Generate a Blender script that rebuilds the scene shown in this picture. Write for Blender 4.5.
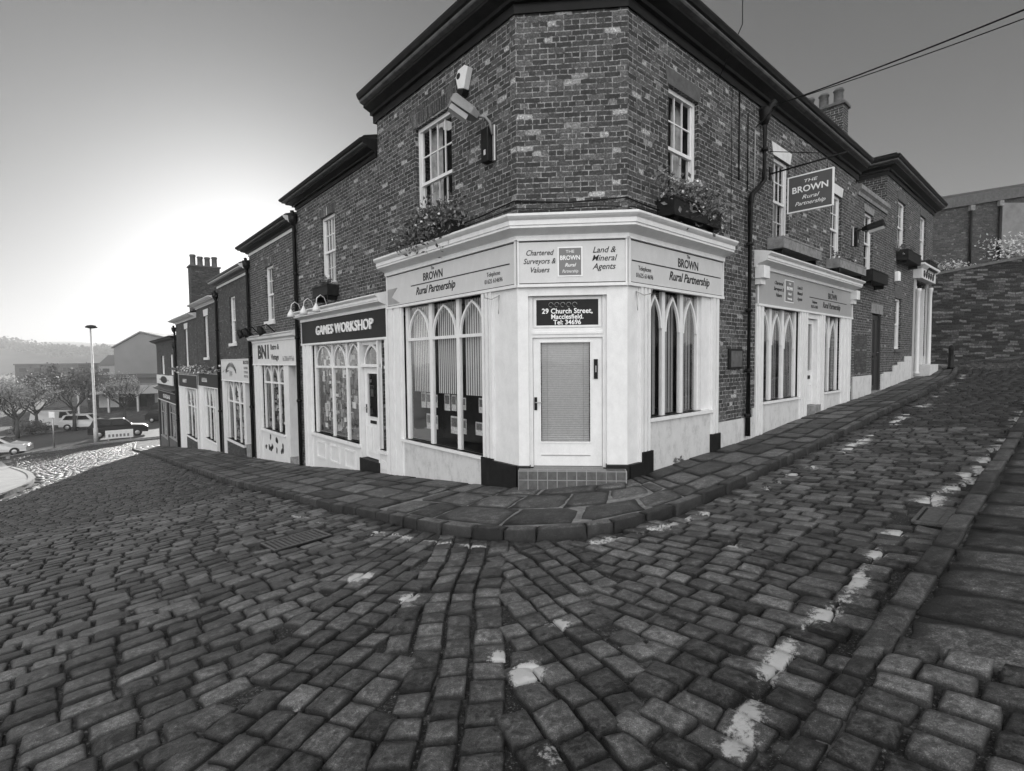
import bpy, bmesh, math, random
import numpy as np
from mathutils import Vector, Matrix
random.seed(7); RNG = np.random.default_rng(7)
R = math.radians
for o in list(bpy.data.objects): bpy.data.objects.remove(o)
S = bpy.context.scene; COL = S.collection

# ------------------------------------------------------------------ camera
cam = bpy.data.objects.new('camera', bpy.data.cameras.new('camera')); COL.objects.link(cam)
right = Vector((0.99994462, -0.00051410, -0.01051158)); up = Vector((0.01052414, 0.04884706, 0.99875082))
back = right.cross(up)
cam.matrix_world = Matrix(((right.x, up.x, back.x, 0), (right.y, up.y, back.y, 0), (right.z, up.z, back.z, 0), (0, 0, 0, 1)))
cam.data.sensor_width = 36; cam.data.lens = 36 * 522.75 / 1024
cam.data.clip_start = 0.05; cam.data.clip_end = 6000
S.camera = cam
S.render.resolution_x = 1024; S.render.resolution_y = 771

# ------------------------------------------------------------------ light
SUN_AZ, SUN_EL = R(-26), R(9.5)          # azimuth measured from +Y towards +X
EXPOSURE = 1.0
HAZE = 0.0007
BACKGLOW, SKYK, SKYP = 9.3, 0.185, 0.95
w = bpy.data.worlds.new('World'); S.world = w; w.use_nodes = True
nt = w.node_tree; nt.nodes.clear()
out = nt.nodes.new('ShaderNodeOutputWorld'); bg = nt.nodes.new('ShaderNodeBackground')
sky = nt.nodes.new('ShaderNodeTexSky'); sky.sky_type = 'NISHITA'; sky.sun_disc = False
sky.sun_elevation = SUN_EL; sky.sun_rotation = SUN_AZ; sky.air_density = 1.0; sky.dust_density = 1.6; sky.ozone_density = 1.0
bw = nt.nodes.new('ShaderNodeRGBToBW')
pw = nt.nodes.new('ShaderNodeMath'); pw.operation = 'POWER'; pw.inputs[1].default_value = SKYP
nt.links.new(sky.outputs[0], bw.inputs[0]); nt.links.new(bw.outputs[0], pw.inputs[0])
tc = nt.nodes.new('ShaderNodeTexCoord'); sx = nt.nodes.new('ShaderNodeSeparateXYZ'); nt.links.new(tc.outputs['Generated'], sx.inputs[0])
mr = nt.nodes.new('ShaderNodeMapRange'); mr.interpolation_type = 'SMOOTHSTEP'      # glow added to the unseen sky behind the camera to whiten shaded fronts
for i_, v_ in enumerate((0, .15, -.75, 0, BACKGLOW)): mr.inputs[i_].default_value = v_
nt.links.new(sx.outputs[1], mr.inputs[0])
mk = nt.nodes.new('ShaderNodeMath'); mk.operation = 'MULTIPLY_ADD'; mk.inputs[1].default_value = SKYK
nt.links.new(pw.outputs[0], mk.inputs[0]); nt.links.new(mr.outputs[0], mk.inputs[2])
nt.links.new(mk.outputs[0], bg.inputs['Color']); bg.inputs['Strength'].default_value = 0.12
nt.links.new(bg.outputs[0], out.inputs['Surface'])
sl = bpy.data.lights.new('sun', 'SUN'); sl.energy = 5.0; sl.angle = R(0.5); sl.color = (1, 0.99, 0.97)
so = bpy.data.objects.new('sun', sl); COL.objects.link(so)
sd = Vector((math.sin(SUN_AZ) * math.cos(SUN_EL), math.cos(SUN_AZ) * math.cos(SUN_EL), math.sin(SUN_EL)))
so.rotation_euler = sd.to_track_quat('Z', 'Y').to_euler(); so.location = (0, 0, 60)
S.view_settings.view_transform = 'Standard'; S.view_settings.look = 'None'
S.view_settings.gamma = 1; S.view_settings.exposure = EXPOSURE; S.view_settings.use_curve_mapping = False

# ------------------------------------------------------------------ materials
def newmat(name):
    m = bpy.data.materials.new(name); m.use_nodes = True
    n = m.node_tree; n.nodes.clear()
    o = n.nodes.new('ShaderNodeOutputMaterial'); p = n.nodes.new('ShaderNodeBsdfPrincipled')
    n.links.new(p.outputs[0], o.inputs['Surface'])
    return m, n, p
def N(n, t, **k):
    x = n.nodes.new(t)
    for a, v in k.items(): setattr(x, a, v)
    return x
def math_(n, op, a, b=None, clamp=False):
    x = N(n, 'ShaderNodeMath', operation=op, use_clamp=clamp)
    for i, v in enumerate((a, b)):
        if v is None: continue
        if isinstance(v, (int, float)): x.inputs[i].default_value = v
        else: n.links.new(v, x.inputs[i])
    return x.outputs[0]
def ramp(n, src, stops):
    x = N(n, 'ShaderNodeValToRGB'); e = x.color_ramp.elements
    while len(e) < len(stops): e.new(0.5)
    for q, (p_, v) in zip(e, stops): q.position = p_; q.color = (v, v, v, 1)
    n.links.new(src, x.inputs[0]); return x.outputs[0]
def noise(n, vec, scale, detail=4, rough=0.6, dist=0):
    x = N(n, 'ShaderNodeTexNoise'); x.inputs['Scale'].default_value = scale; x.inputs['Detail'].default_value = detail
    x.inputs['Roughness'].default_value = rough; x.inputs['Distortion'].default_value = dist
    if vec is not None: n.links.new(vec, x.inputs['Vector'])
    return x.outputs[0]
def uvv(n): return N(n, 'ShaderNodeUVMap').outputs[0]
def geo(n): return N(n, 'ShaderNodeNewGeometry').outputs['Position']
def bump(n, p, h, strength, dist):
    b = N(n, 'ShaderNodeBump'); b.inputs['Strength'].default_value = strength; b.inputs['Distance'].default_value = dist
    n.links.new(h, b.inputs['Height']); n.links.new(b.outputs[0], p.inputs['Normal']); return b
def plain(name, v, rough=0.6, var=0.15, scale=6, metal=0, bumpd=0.0, spec=0.5):
    m, n, p = newmat(name)
    g = geo(n); a = noise(n, g, scale, 6, 0.65)
    c = ramp(n, a, [(0.3, v * (1 - var)), (0.7, min(1, v * (1 + var)))])
    n.links.new(c, p.inputs['Base Color']); p.inputs['Roughness'].default_value = rough; p.inputs['Metallic'].default_value = metal
    p.inputs['Specular IOR Level'].default_value = spec if v > .05 else min(spec, .15)
    if bumpd: bump(n, p, noise(n, g, scale * 8, 5), 0.6, bumpd)
    return m
def brick(name, lo, hi, mortar, bw_=0.235, rh=0.078, pale=0.5, light=0.08, bumpd=0.012):
    m, n, p = newmat(name); uv = uvv(n)
    warp = noise(n, geo(n), 3.0, 2)
    add = N(n, 'ShaderNodeVectorMath', operation='MULTIPLY_ADD'); n.links.new(uv, add.inputs[0]); add.inputs[1].default_value = (1, 1, 1)
    sc = N(n, 'ShaderNodeVectorMath', operation='SCALE'); n.links.new(N(n, 'ShaderNodeTexNoise').outputs[1], sc.inputs[0])
    nz = sc.inputs[0].links[0].from_node; n.links.new(geo(n), nz.inputs['Vector']); nz.inputs['Scale'].default_value = 9.0
    sc.inputs['Scale'].default_value = 0.016; n.links.new(sc.outputs[0], add.inputs[2])
    b = N(n, 'ShaderNodeTexBrick'); b.offset = 0.5; b.squash = 0.5; b.squash_frequency = 3
    n.links.new(add.outputs[0], b.inputs['Vector']); b.inputs['Scale'].default_value = 1
    b.inputs['Brick Width'].default_value = bw_; b.inputs['Row Height'].default_value = rh
    b.inputs['Mortar Size'].default_value = 0.0085; b.inputs['Mortar Smooth'].default_value = 0.25
    b.inputs['Color1'].default_value = (0, 0, 0, 1); b.inputs['Color2'].default_value = (1, 1, 1, 1); b.inputs['Mortar'].default_value = (.5, .5, .5, 1)
    rnd = b.outputs['Color']
    col = ramp(n, rnd, [(0.0, lo * 0.8), (0.3, lo * 1.2), (0.72, hi * 0.7), (1 - light, hi), (1 - light * 0.4, pale)])
    st = noise(n, geo(n), 0.8, 5, 0.7); stn = ramp(n, st, [(0.3, 0.6), (0.7, 1.2)])
    fine = noise(n, geo(n), 38, 6, 0.8); fn = ramp(n, fine, [(0.34, 0.3), (0.52, 0.95), (0.68, 2.4)])
    m1 = N(n, 'ShaderNodeMix', data_type='RGBA', blend_type='MULTIPLY'); m1.inputs[0].default_value = 1
    n.links.new(col, m1.inputs[6]); n.links.new(fn, m1.inputs[7])
    m0 = N(n, 'ShaderNodeMix', data_type='RGBA', blend_type='MULTIPLY'); m0.inputs[0].default_value = 1
    n.links.new(m1.outputs[2], m0.inputs[6]); n.links.new(stn, m0.inputs[7])
    mc = ramp(n, noise(n, geo(n), 14, 5, 0.75), [(0.40, mortar * 0.12), (0.58, mortar)])
    m2 = N(n, 'ShaderNodeMix', data_type='RGBA'); n.links.new(b.outputs['Fac'], m2.inputs[0])
    n.links.new(m0.outputs[2], m2.inputs[6]); n.links.new(mc, m2.inputs[7])
    n.links.new(m2.outputs[2], p.inputs['Base Color']); p.inputs['Roughness'].default_value = 0.8
    h = math_(n, 'ADD', math_(n, 'MULTIPLY', math_(n, 'SUBTRACT', 1.0, b.outputs['Fac']), 1.0), math_(n, 'ADD', math_(n, 'MULTIPLY', fine, 0.35), math_(n, 'MULTIPLY', rnd, 0.35)))
    bump(n, p, h, 1.0, bumpd)
    return m
def rubble(name):
    m, n, p = newmat(name); uv = uvv(n)
    nz = N(n, 'ShaderNodeTexNoise'); n.links.new(geo(n), nz.inputs['Vector']); nz.inputs['Scale'].default_value = 1.6; nz.inputs['Detail'].default_value = 3
    sc = N(n, 'ShaderNodeVectorMath', operation='SCALE'); n.links.new(nz.outputs[1], sc.inputs[0]); sc.inputs['Scale'].default_value = 0.2
    add = N(n, 'ShaderNodeVectorMath', operation='ADD'); n.links.new(uv, add.inputs[0]); n.links.new(sc.outputs[0], add.inputs[1])
    b = N(n, 'ShaderNodeTexBrick'); b.offset = 0.43; b.squash = 0.7; b.squash_frequency = 3; n.links.new(add.outputs[0], b.inputs['Vector'])
    b.inputs['Scale'].default_value = 1; b.inputs['Brick Width'].default_value = 0.55; b.inputs['Row Height'].default_value = 0.11
    b.inputs['Mortar Size'].default_value = 0.012; b.inputs['Mortar Smooth'].default_value = 0.8
    b.inputs['Color1'].default_value = (0, 0, 0, 1); b.inputs['Color2'].default_value = (1, 1, 1, 1)
    f = noise(n, geo(n), 11, 6, 0.75)
    c = ramp(n, math_(n, 'ADD', math_(n, 'MULTIPLY', b.outputs['Color'], 0.45), math_(n, 'MULTIPLY', f, 0.6)), [(0.38, 0.010), (0.60, 0.04), (0.82, 0.2)])
    mm = N(n, 'ShaderNodeMix', data_type='RGBA'); n.links.new(b.outputs['Fac'], mm.inputs[0]); n.links.new(c, mm.inputs[6]); mm.inputs[7].default_value = (.03, .03, .03, 1)
    n.links.new(mm.outputs[2], p.inputs['Base Color']); p.inputs['Roughness'].default_value = 0.9
    h = math_(n, 'ADD', math_(n, 'SUBTRACT', 1.0, b.outputs['Fac']), math_(n, 'MULTIPLY', f, 0.8)); bump(n, p, h, 1.0, 0.09)
    return m
def paint(name, v, rough=0.45, dirt=0.35, sc=3.0):
    m, n, p = newmat(name); g = geo(n)
    mp = N(n, 'ShaderNodeMapping'); mp.inputs['Scale'].default_value = (1, 1, 0.6); n.links.new(g, mp.inputs[0])
    a = noise(n, mp.outputs[0], sc * 2.2, 7, 0.7); b = noise(n, g, 40, 4, 0.7)
    s = math_(n, 'ADD', math_(n, 'MULTIPLY', a, 0.75), math_(n, 'MULTIPLY', b, 0.25))
    c = ramp(n, s, [(0.33, v * (1 - dirt)), (0.5, v * 0.95), (0.7, min(1, v * 1.05))])
    n.links.new(c, p.inputs['Base Color']); p.inputs['Roughness'].default_value = rough
    bump(n, p, b, 0.25, 0.002); return m
def glassmat(name, dark=0.9):
    m, n, p = newmat(name); n.nodes.remove(p); o = [x for x in n.nodes if x.type == 'OUTPUT_MATERIAL'][0]
    t = N(n, 'ShaderNodeBsdfTransparent'); t.inputs[0].default_value = (dark, dark, dark, 1)
    g = N(n, 'ShaderNodeBsdfGlossy'); g.inputs['Roughness'].default_value = 0.02; g.inputs[0].default_value = (1, 1, 1, 1)
    f = N(n, 'ShaderNodeFresnel'); f.inputs[0].default_value = 1.55
    bp = N(n, 'ShaderNodeBump'); bp.inputs['Strength'].default_value = 0.12; bp.inputs['Distance'].default_value = 0.02
    n.links.new(noise(n, geo(n), 2.5, 2), bp.inputs['Height']); n.links.new(bp.outputs[0], g.inputs['Normal'])
    k = math_(n, 'ADD', math_(n, 'MULTIPLY', f.outputs[0], 0.28), 0.008, True)
    x = N(n, 'ShaderNodeMixShader'); n.links.new(k, x.inputs[0]); n.links.new(t.outputs[0], x.inputs[1]); n.links.new(g.outputs[0], x.inputs[2])
    n.links.new(x.outputs[0], o.inputs['Surface']); return m
def stone_mat(name, lo, hi, paintable=False, rough=0.62, fs=28, bd=0.008):
    m, n, p = newmat(name); g = geo(n)
    at = N(n, 'ShaderNodeAttribute', attribute_name='rnd').outputs['Fac']
    big = noise(n, g, 5, 6, 0.7); f = noise(n, g, fs, 8, 0.75); ff = noise(n, g, fs * 6, 4, 0.7)
    s = math_(n, 'ADD', math_(n, 'MULTIPLY', at, 0.17), math_(n, 'ADD', math_(n, 'MULTIPLY', f, 0.75), math_(n, 'MULTIPLY', big, 0.35)))
    c = ramp(n, s, [(0.50, lo), (0.66, (lo + hi) / 3.2), (0.84, hi)])
    spk = ramp(n, ff, [(0.40, 0.45), (0.58, 1.1), (0.70, 3.0)])
    mx = N(n, 'ShaderNodeMix', data_type='RGBA', blend_type='MULTIPLY'); mx.inputs[0].default_value = 0.8
    n.links.new(c, mx.inputs[6]); n.links.new(spk, mx.inputs[7]); c = mx.outputs[2]
    ea = N(n, 'ShaderNodeAttribute', attribute_name='edge').outputs['Fac']       # base colour darkens towards each stone's edge
    gr = ramp(n, math_(n, 'ADD', ea, math_(n, 'MULTIPLY', math_(n, 'SUBTRACT', f, .5), .35)), [(.78, 1), (.97, .22)])
    mg = N(n, 'ShaderNodeMix', data_type='RGBA', blend_type='MULTIPLY'); mg.inputs[0].default_value = 1; n.links.new(c, mg.inputs[6]); n.links.new(gr, mg.inputs[7]); c = mg.outputs[2]
    if paintable:
        pa = N(n, 'ShaderNodeAttribute', attribute_name='paint').outputs['Fac']
        k = math_(n, 'ADD', pa, math_(n, 'MULTIPLY', math_(n, 'SUBTRACT', f, 0.46), 2.0))
        k = ramp(n, k, [(0.46, 0), (0.74, 1)])
        m3 = N(n, 'ShaderNodeMix', data_type='RGBA'); n.links.new(k, m3.inputs[0]); n.links.new(c, m3.inputs[6]); m3.inputs[7].default_value = (.58, .58, .58, 1)
        c = m3.outputs[2]
    n.links.new(c, p.inputs['Base Color']); p.inputs['Specular IOR Level'].default_value = .4
    rr = ramp(n, f, [(0.3, rough - 0.14), (0.7, rough + 0.16)]); n.links.new(rr, p.inputs['Roughness'])
    h = math_(n, 'ADD', f, math_(n, 'MULTIPLY', ff, 0.3)); bump(n, p, h, 0.9, bd)
    return m
M = {}
M['brick'] = brick('brick_corner', 0.032, 0.12, 0.36, pale=0.40, light=0.06)
M['brick2'] = brick('brick_terrace', 0.03, 0.10, 0.36, pale=0.28, light=0.03)
M['brick3'] = brick('brick_dark', 0.04, 0.10, 0.07, pale=0.16, light=0.03)
M['brickhead'] = brick('brick_heads', 0.04, 0.12, 0.2, bw_=0.078, rh=0.235)
M['rubble'] = rubble('rubble_stone')
M['white'] = paint('white_paint', 0.78, dirt=0.14)
M['cream'] = paint('cream_paint', 0.70, dirt=0.14)
M['sign'] = paint('sign_board', 0.60, rough=0.25, dirt=0.08)
M['sign2'] = paint('sign_grey', 0.36, rough=0.3, dirt=0.08)
M['grey'] = paint('grey_paint', 0.30, dirt=0.2)
M['render'] = paint('render', 0.6, rough=0.8, dirt=0.35)
M['dark'] = paint('dark_paint', 0.03, rough=0.4, dirt=0.3)
M['black'] = plain('black_iron', 0.010, 0.4, 0.3)
M['plinth'] = plain('black_plinth', 0.014, 0.5, 0.35, 9, bumpd=0.003)
M['darkwood'] = plain('dark_timber', 0.015, 0.55, 0.35, 8, bumpd=0.003)
M['gutter'] = plain('eave_timber', 0.011, 0.5, 0.4, 4)
M['gutterlight'] = plain('weathered_gutter', 0.09, 0.6, 0.5, 5)
M['slate'] = plain('slate', 0.06, 0.5, 0.4, 12, bumpd=0.01)
M['lead'] = plain('lead_flashing', 0.07, 0.6, 0.5, 12, bumpd=0.01)
M['stone'] = plain('sandstone', 0.22, 0.85, 0.4, 7, bumpd=0.01)
M['stonedark'] = plain('dark_lintel_stone', 0.09, 0.85, 0.35, 7, bumpd=0.008)
M['lintelwhite'] = paint('painted_lintel', 0.7, rough=0.7, dirt=0.2)
M['glass'] = glassmat('window_glass', 0.95)
M['blind'] = plain('blind', 0.62, 0.8, 0.1, 30)
M['blinddark'] = plain('dark_blind', 0.28, 0.8, 0.15, 30)
M['curtain'] = plain('net_curtain', 0.42, 0.9, 0.3, 9)
M['interior'] = plain('dark_interior', 0.02, 0.9, 0.5, 3)
M['tile'] = plain('step_tile', 0.10, 0.3, 0.3, 14)
M['grout'] = plain('grout', 0.3, 0.9, 0.2)
M['signdark'] = plain('sign_dark_panel', 0.02, 0.5, 0.15, 5, spec=.2)
M['ink'] = plain('lettering_dark', 0.03, 0.5, 0.1)
M['inkwhite'] = plain('lettering_white', 0.85, 0.5, 0.04)
M['metal'] = plain('galvanised', 0.42, 0.4, 0.2, 5, metal=0.6)
M['terracotta'] = plain('chimney_pot', 0.09, 0.8, 0.4, 9)
M['paper'] = plain('paper', 0.55, 0.8, 0.4, 25)
M['paperdark'] = plain('photo_print', 0.12, 0.5, 0.7, 22)
M['asphalt'] = plain('asphalt', 0.055, 0.85, 0.3, 8, bumpd=0.01)
M['rubber'] = plain('tyre_rubber', 0.02, 0.8, 0.2)
M['carpale'] = plain('pale_car_paint', 0.55, 0.25, 0.05)
M['cardark'] = plain('dark_car_paint', 0.02, 0.55, 0.1)
M['carglass'] = plain('car_glass', 0.015, 0.08, 0.1)
M['lampglass'] = plain('lamp_glass', 0.5, 0.15, 0.1)
M['barrier'] = plain('white_barrier', 0.7, 0.6, 0.1)
M['cladding'] = plain('metal_cladding', 0.16, 0.6, 0.1, 0.4)
M['leaf'] = plain('leaf', 0.12, 0.6, 0.55, 14)
M['leafpale'] = plain('autumn_leaf', 0.34, 0.65, 0.6, 5)
M['ivy'] = plain('pale_ivy', 0.55, 0.6, 0.6, 9)
M['petal'] = plain('petal', 0.55, 0.7, 0.4, 18)
M['bark'] = plain('bark', 0.06, 0.9, 0.4, 12, bumpd=0.01)
M['sett'] = stone_mat('granite_sett', 0.007, 0.35, True, rough=0.42, bd=0.02)
M['kerb'] = stone_mat('kerb_stone', 0.010, 0.22, rough=0.6, bd=.014)
M['flag'] = stone_mat('york_flag', 0.018, 0.24, rough=0.65, fs=16, bd=.012)
M['lightflag'] = M['flag']
def ground_mat():
    m, n, p = newmat('joint_grit'); g = geo(n)
    f = noise(n, g, 55, 6, 0.8); l = noise(n, g, 1.4, 5, 0.7)
    base = ramp(n, f, [(0.35, 0.006), (0.53, 0.02), (0.60, 0.10), (0.68, 0.5)])
    mor = ramp(n, l, [(0.54, 0), (0.62, 0.6)])
    mx = N(n, 'ShaderNodeMix', data_type='RGBA'); n.links.new(mor, mx.inputs[0]); n.links.new(base, mx.inputs[6]); mx.inputs[7].default_value = (.24, .24, .24, 1)
    n.links.new(mx.outputs[2], p.inputs['Base Color']); p.inputs['Roughness'].default_value = 0.9; bump(n, p, f, 1, 0.012); return m
M['grit'] = ground_mat()
M['lamppost'] = plain('grey_post', .45, .5, .2, 6)
M['cladpanel'] = plain('rendered_panel', .18, .8, .25, 2)
M['hill'] = plain('hill_wood', 0.06, 0.95, 0.5, 0.05)

# ------------------------------------------------------------------ site frames
class Frame:
    def __init__(s, P, u, n): s.P, s.u, s.n = np.array(P, float), np.array(u, float), np.array(n, float)
    def p(s, a, o, z): q = s.P + s.u * a + s.n * o; return Vector((q[0], q[1], z))
CL = np.array([0.1032589, 8.0]); uL = np.array([-0.64997875, 0.75995238]); uR = np.array([0.74033547, 0.6722376]); uC = np.array([0.99605657, -0.08872045])
CR = CL + 1.63289 * uC
nL = np.array([-0.75995238, -0.64997875]); nR = np.array([0.6722376, -0.74033547]); nC = np.array([-0.08872045, -0.99605657])
FL, FR, FC = Frame(CL, uL, nL), Frame(CR, uR, nR), Frame(CL, uC, nC)
WLD = Frame((0, 0), (1, 0), (0, 1))
Ai = np.linalg.inv(np.array([uL, uR]).T)
aK = [-12, -6, 0, .94, 3.8, 5.8, 9.6, 15.1, 20.2, 24.3, 28.5, 41, 50, 70, 200, 400]
aV = [.9, .5, 0, -.12, -.42, -.63, -1.07, -1.58, -2.04, -2.41, -2.85, -4.2, -4.7, -5.1, -6.0, -6.0]
bK = [-60, -20, -8, 0, 1.1, 5.3, 8.6, 12.1, 14.5, 20.1, 25.4, 35, 60]
bV = [-1.3, -.7, -.32, 0, .04, .2, .42, .58, .68, 1.0, 1.5, 2.1, 3.0]
def ab(x, y):
    x = np.asarray(x, float) - CL[0]; y = np.asarray(y, float) - CL[1]
    return Ai[0, 0] * x + Ai[0, 1] * y, Ai[1, 0] * x + Ai[1, 1] * y
def gz(x, y):
    a, b = ab(x, y); return -1.96 + np.interp(a, aK, aV) + np.interp(b, bK, bV)
def xy(a, b): return CL + uL * a + uR * b

# ------------------------------------------------------------------ mesh helpers
class MB:
    def __init__(s): s.v, s.f, s.m, s.mats, s.sm = [], [], [], [], []
    def mi(s, mat):
        mat = M[mat] if isinstance(mat, str) else mat
        if mat not in s.mats: s.mats.append(mat)
        return s.mats.index(mat)
    def add(s, vs, fs, mat, smooth=False):
        b = len(s.v); s.v += [Vector(v) for v in vs]; i = s.mi(mat)
        for f in fs: s.f.append([b + k for k in f]); s.m.append(i); s.sm.append(smooth)
        return s
    def box(s, F, a0, a1, o0, o1, z0, z1, mat):
        if callable(z0): zz = [z0(a0), z0(a1)]
        else: zz = [z0, z0]
        v = [F.p(a0, o0, zz[0]), F.p(a1, o0, zz[1]), F.p(a1, o1, zz[1]), F.p(a0, o1, zz[0]), F.p(a0, o0, z1), F.p(a1, o0, z1), F.p(a1, o1, z1), F.p(a0, o1, z1)]
        return s.add(v, [(0, 3, 2, 1), (4, 5, 6, 7), (0, 1, 5, 4), (1, 2, 6, 5), (2, 3, 7, 6), (3, 0, 4, 7)], mat)
    def bbox(s, F, a0, a1, o0, o1, z0, z1, mat, bv=0.01):
        """box with chamfered vertical + top edges"""
        pts = [(a0 + bv, o0), (a1 - bv, o0), (a1, o0 + bv), (a1, o1 - bv), (a1 - bv, o1), (a0 + bv, o1), (a0, o1 - bv), (a0, o0 + bv)]
        ca, co = (a0 + a1) / 2, (o0 + o1) / 2
        ins = [(a + (bv if a < ca else -bv), o + (bv if o < co else -bv)) for a, o in pts]
        v = [F.p(a, o, z0) for a, o in pts] + [F.p(a, o, z1 - bv) for a, o in pts] + [F.p(a, o, z1) for a, o in ins]
        n = 8; fs = [tuple(range(n - 1, -1, -1)), tuple(range(2 * n, 3 * n))]
        for r_ in (0, 1):
            for i in range(n): j = (i + 1) % n; fs.append((r_ * n + i, r_ * n + j, (r_ + 1) * n + j, (r_ + 1) * n + i))
        return s.add(v, fs, mat)
    def prism(s, F, outline, o0, o1, mat):
        n = len(outline); v = [F.p(a, o0, z) for a, z in outline] + [F.p(a, o1, z) for a, z in outline]
        fs = [tuple(range(n)), tuple(range(2 * n - 1, n - 1, -1))] + [(i, (i + 1) % n, n + (i + 1) % n, n + i) for i in range(n)]
        return s.add(v, fs, mat)
    def profile(s, path, norms, prof, mats, caps=True):
        """extrude profile [(o,z)] along horizontal path pts with offset directions norms"""
        k = len(prof); v = []
        for (x, y), nn in zip(path, norms):
            for o, z in prof: v.append((x + nn[0] * o, y + nn[1] * o, z))
        b = len(s.v); s.v += [Vector(q) for q in v]
        for i in range(len(path) - 1):
            for j in range(k - 1):
                s.f.append([b + i * k + j, b + (i + 1) * k + j, b + (i + 1) * k + j + 1, b + i * k + j + 1])
                s.m.append(s.mi(mats[j] if isinstance(mats, (list, tuple)) else mats)); s.sm.append(False)
        if caps:
            for i in (0, len(path) - 1):
                s.f.append([b + i * k + j for j in range(k)]); s.m.append(s.mi(mats[0] if isinstance(mats, (list, tuple)) else mats)); s.sm.append(False)
        return s
    def tube(s, pts, r, mat, n=8, cap=True):
        pts = [Vector(p) for p in pts]; rs = r if isinstance(r, (list, tuple)) else [r] * len(pts)
        v = []; 
        for i, p in enumerate(pts):
            d = (pts[min(i + 1, len(pts) - 1)] - pts[max(i - 1, 0)]).normalized()
            a = d.cross(Vector((0, 0, 1))); a = a.normalized() if a.length > 1e-3 else Vector((1, 0, 0)); b_ = d.cross(a)
            for k in range(n):
                t = 2 * math.pi * k / n; v.append(p + (a * math.cos(t) + b_ * math.sin(t)) * rs[i])
        fs = []
        for i in range(len(pts) - 1):
            for k in range(n): fs.append((i * n + k, i * n + (k + 1) % n, (i + 1) * n + (k + 1) % n, (i + 1) * n + k))
        if cap: fs += [tuple(range(n - 1, -1, -1)), tuple(range((len(pts) - 1) * n, len(pts) * n))]
        return s.add(v, fs, mat, True)
    def lathe(s, c, prof, mat, n=14, axis=None):
        c = Vector(c); v = []
        for r_, z in prof:
            for k in range(n):
                t = 2 * math.pi * k / n
                if axis is None: v.append(c + Vector((r_ * math.cos(t), r_ * math.sin(t), z)))
                else:
                    A, B, D = axis; v.append(c + A * (r_ * math.cos(t)) + B * (r_ * math.sin(t)) + D * z)
        fs = [(i * n + k, i * n + (k + 1) % n, (i + 1) * n + (k + 1) % n, (i + 1) * n + k) for i in range(len(prof) - 1) for k in range(n)]
        fs += [tuple(range(n - 1, -1, -1)), tuple(range((len(prof) - 1) * n, len(prof) * n))]
        return s.add(v, fs, mat, True)
    def arch(s, F, a0, a1, zs, za, wd, o0, o1, mat, seg=9):
        """pointed gothic arch glazing bar"""
        m_ = (a1 - a0) / 2; h = za - zs; Rr = (m_ * m_ + h * h) / (2 * m_); mid = (a0 + a1) / 2
        for sg in (-1, 1):
            cx = mid + sg * (m_ - Rr)       # circle centre for the arc starting at mid+sg*m_
            t1 = math.asin(min(1, h / Rr)); outer, inner = [], []
            for i in range(seg + 1):
                t = t1 * i / seg; outer.append((cx + sg * Rr * math.cos(t), zs + Rr * math.sin(t)))
                ti = math.acos(min(1, max(-1, (Rr - m_) / (Rr - wd)))) * i / seg
                inner.append((cx + sg * (Rr - wd) * math.cos(ti), zs + (Rr - wd) * math.sin(ti)))
            for i in range(seg):
                q = [outer[i], outer[i + 1], inner[i + 1], inner[i]]
                s.prism(F, q, o0, o1, mat)
        return s
    def build(s, name, parent=None, label=None, base=None, kind=None, group=None, cat=None):
        me = bpy.data.meshes.new(name); ob = bpy.data.objects.new(name, me); COL.objects.link(ob)
        off = Vector((0, 0, 0))
        if parent is not None:
            ob.parent = parent; q = parent
            while q is not None: off += q.location; q = q.parent
        elif base is not None: ob.location = base; off = Vector(base)
        me.from_pydata([v - off for v in s.v], [], s.f)
        for m in s.mats: me.materials.append(m)
        me.polygons.foreach_set('material_index', s.m); me.polygons.foreach_set('use_smooth', s.sm)
        me.update()
        bm = bmesh.new(); bm.from_mesh(me); bmesh.ops.recalc_face_normals(bm, faces=bm.faces)
        uvl = bm.loops.layers.uv.new('UVMap')
        for f in bm.faces:
            n = f.normal
            if abs(n.z) > 0.8:
                for l in f.loops: c = l.vert.co + off; l[uvl].uv = (c.x, c.y)
            else:
                t = Vector((-n.y, n.x, 0)).normalized()
                if t.length < .5: t = Vector((1, 0, 0))
                for l in f.loops: c = l.vert.co + off; l[uvl].uv = (c.dot(t), c.z)
        bm.to_mesh(me); bm.free()
        setp(ob, label, cat, group, kind); return ob
def split_build(mb, name, parent):
    par = list(range(len(mb.v)))
    def fd(i):
        while par[i] != i: par[i] = par[par[i]]; i = par[i]
        return i
    for f in mb.f:
        for k in f[1:]: par[fd(k)] = fd(f[0])
    gr = {}
    for f, m, sm in zip(mb.f, mb.m, mb.sm): gr.setdefault(fd(f[0]), []).append((f, m, sm))
    for fs in gr.values():
        q = MB(); ids = {}
        for f, m, sm in fs:
            for k in f:
                if k not in ids: ids[k] = len(q.v); q.v.append(mb.v[k])
            q.f.append([ids[k] for k in f]); q.m.append(q.mi(mb.mats[m])); q.sm.append(sm)
        q.build(name, parent)
def setp(o, label=None, cat=None, group=None, kind=None):
    if label: o['label'] = label
    if cat: o['category'] = cat
    if group: o['group'] = group
    if kind: o['kind'] = kind
    return o
def empty(name, loc, label, cat, group=None):
    o = bpy.data.objects.new(name, None); COL.objects.link(o); o.location = loc; o.empty_display_size = 0.2
    return setp(o, label, cat, group)
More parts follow.
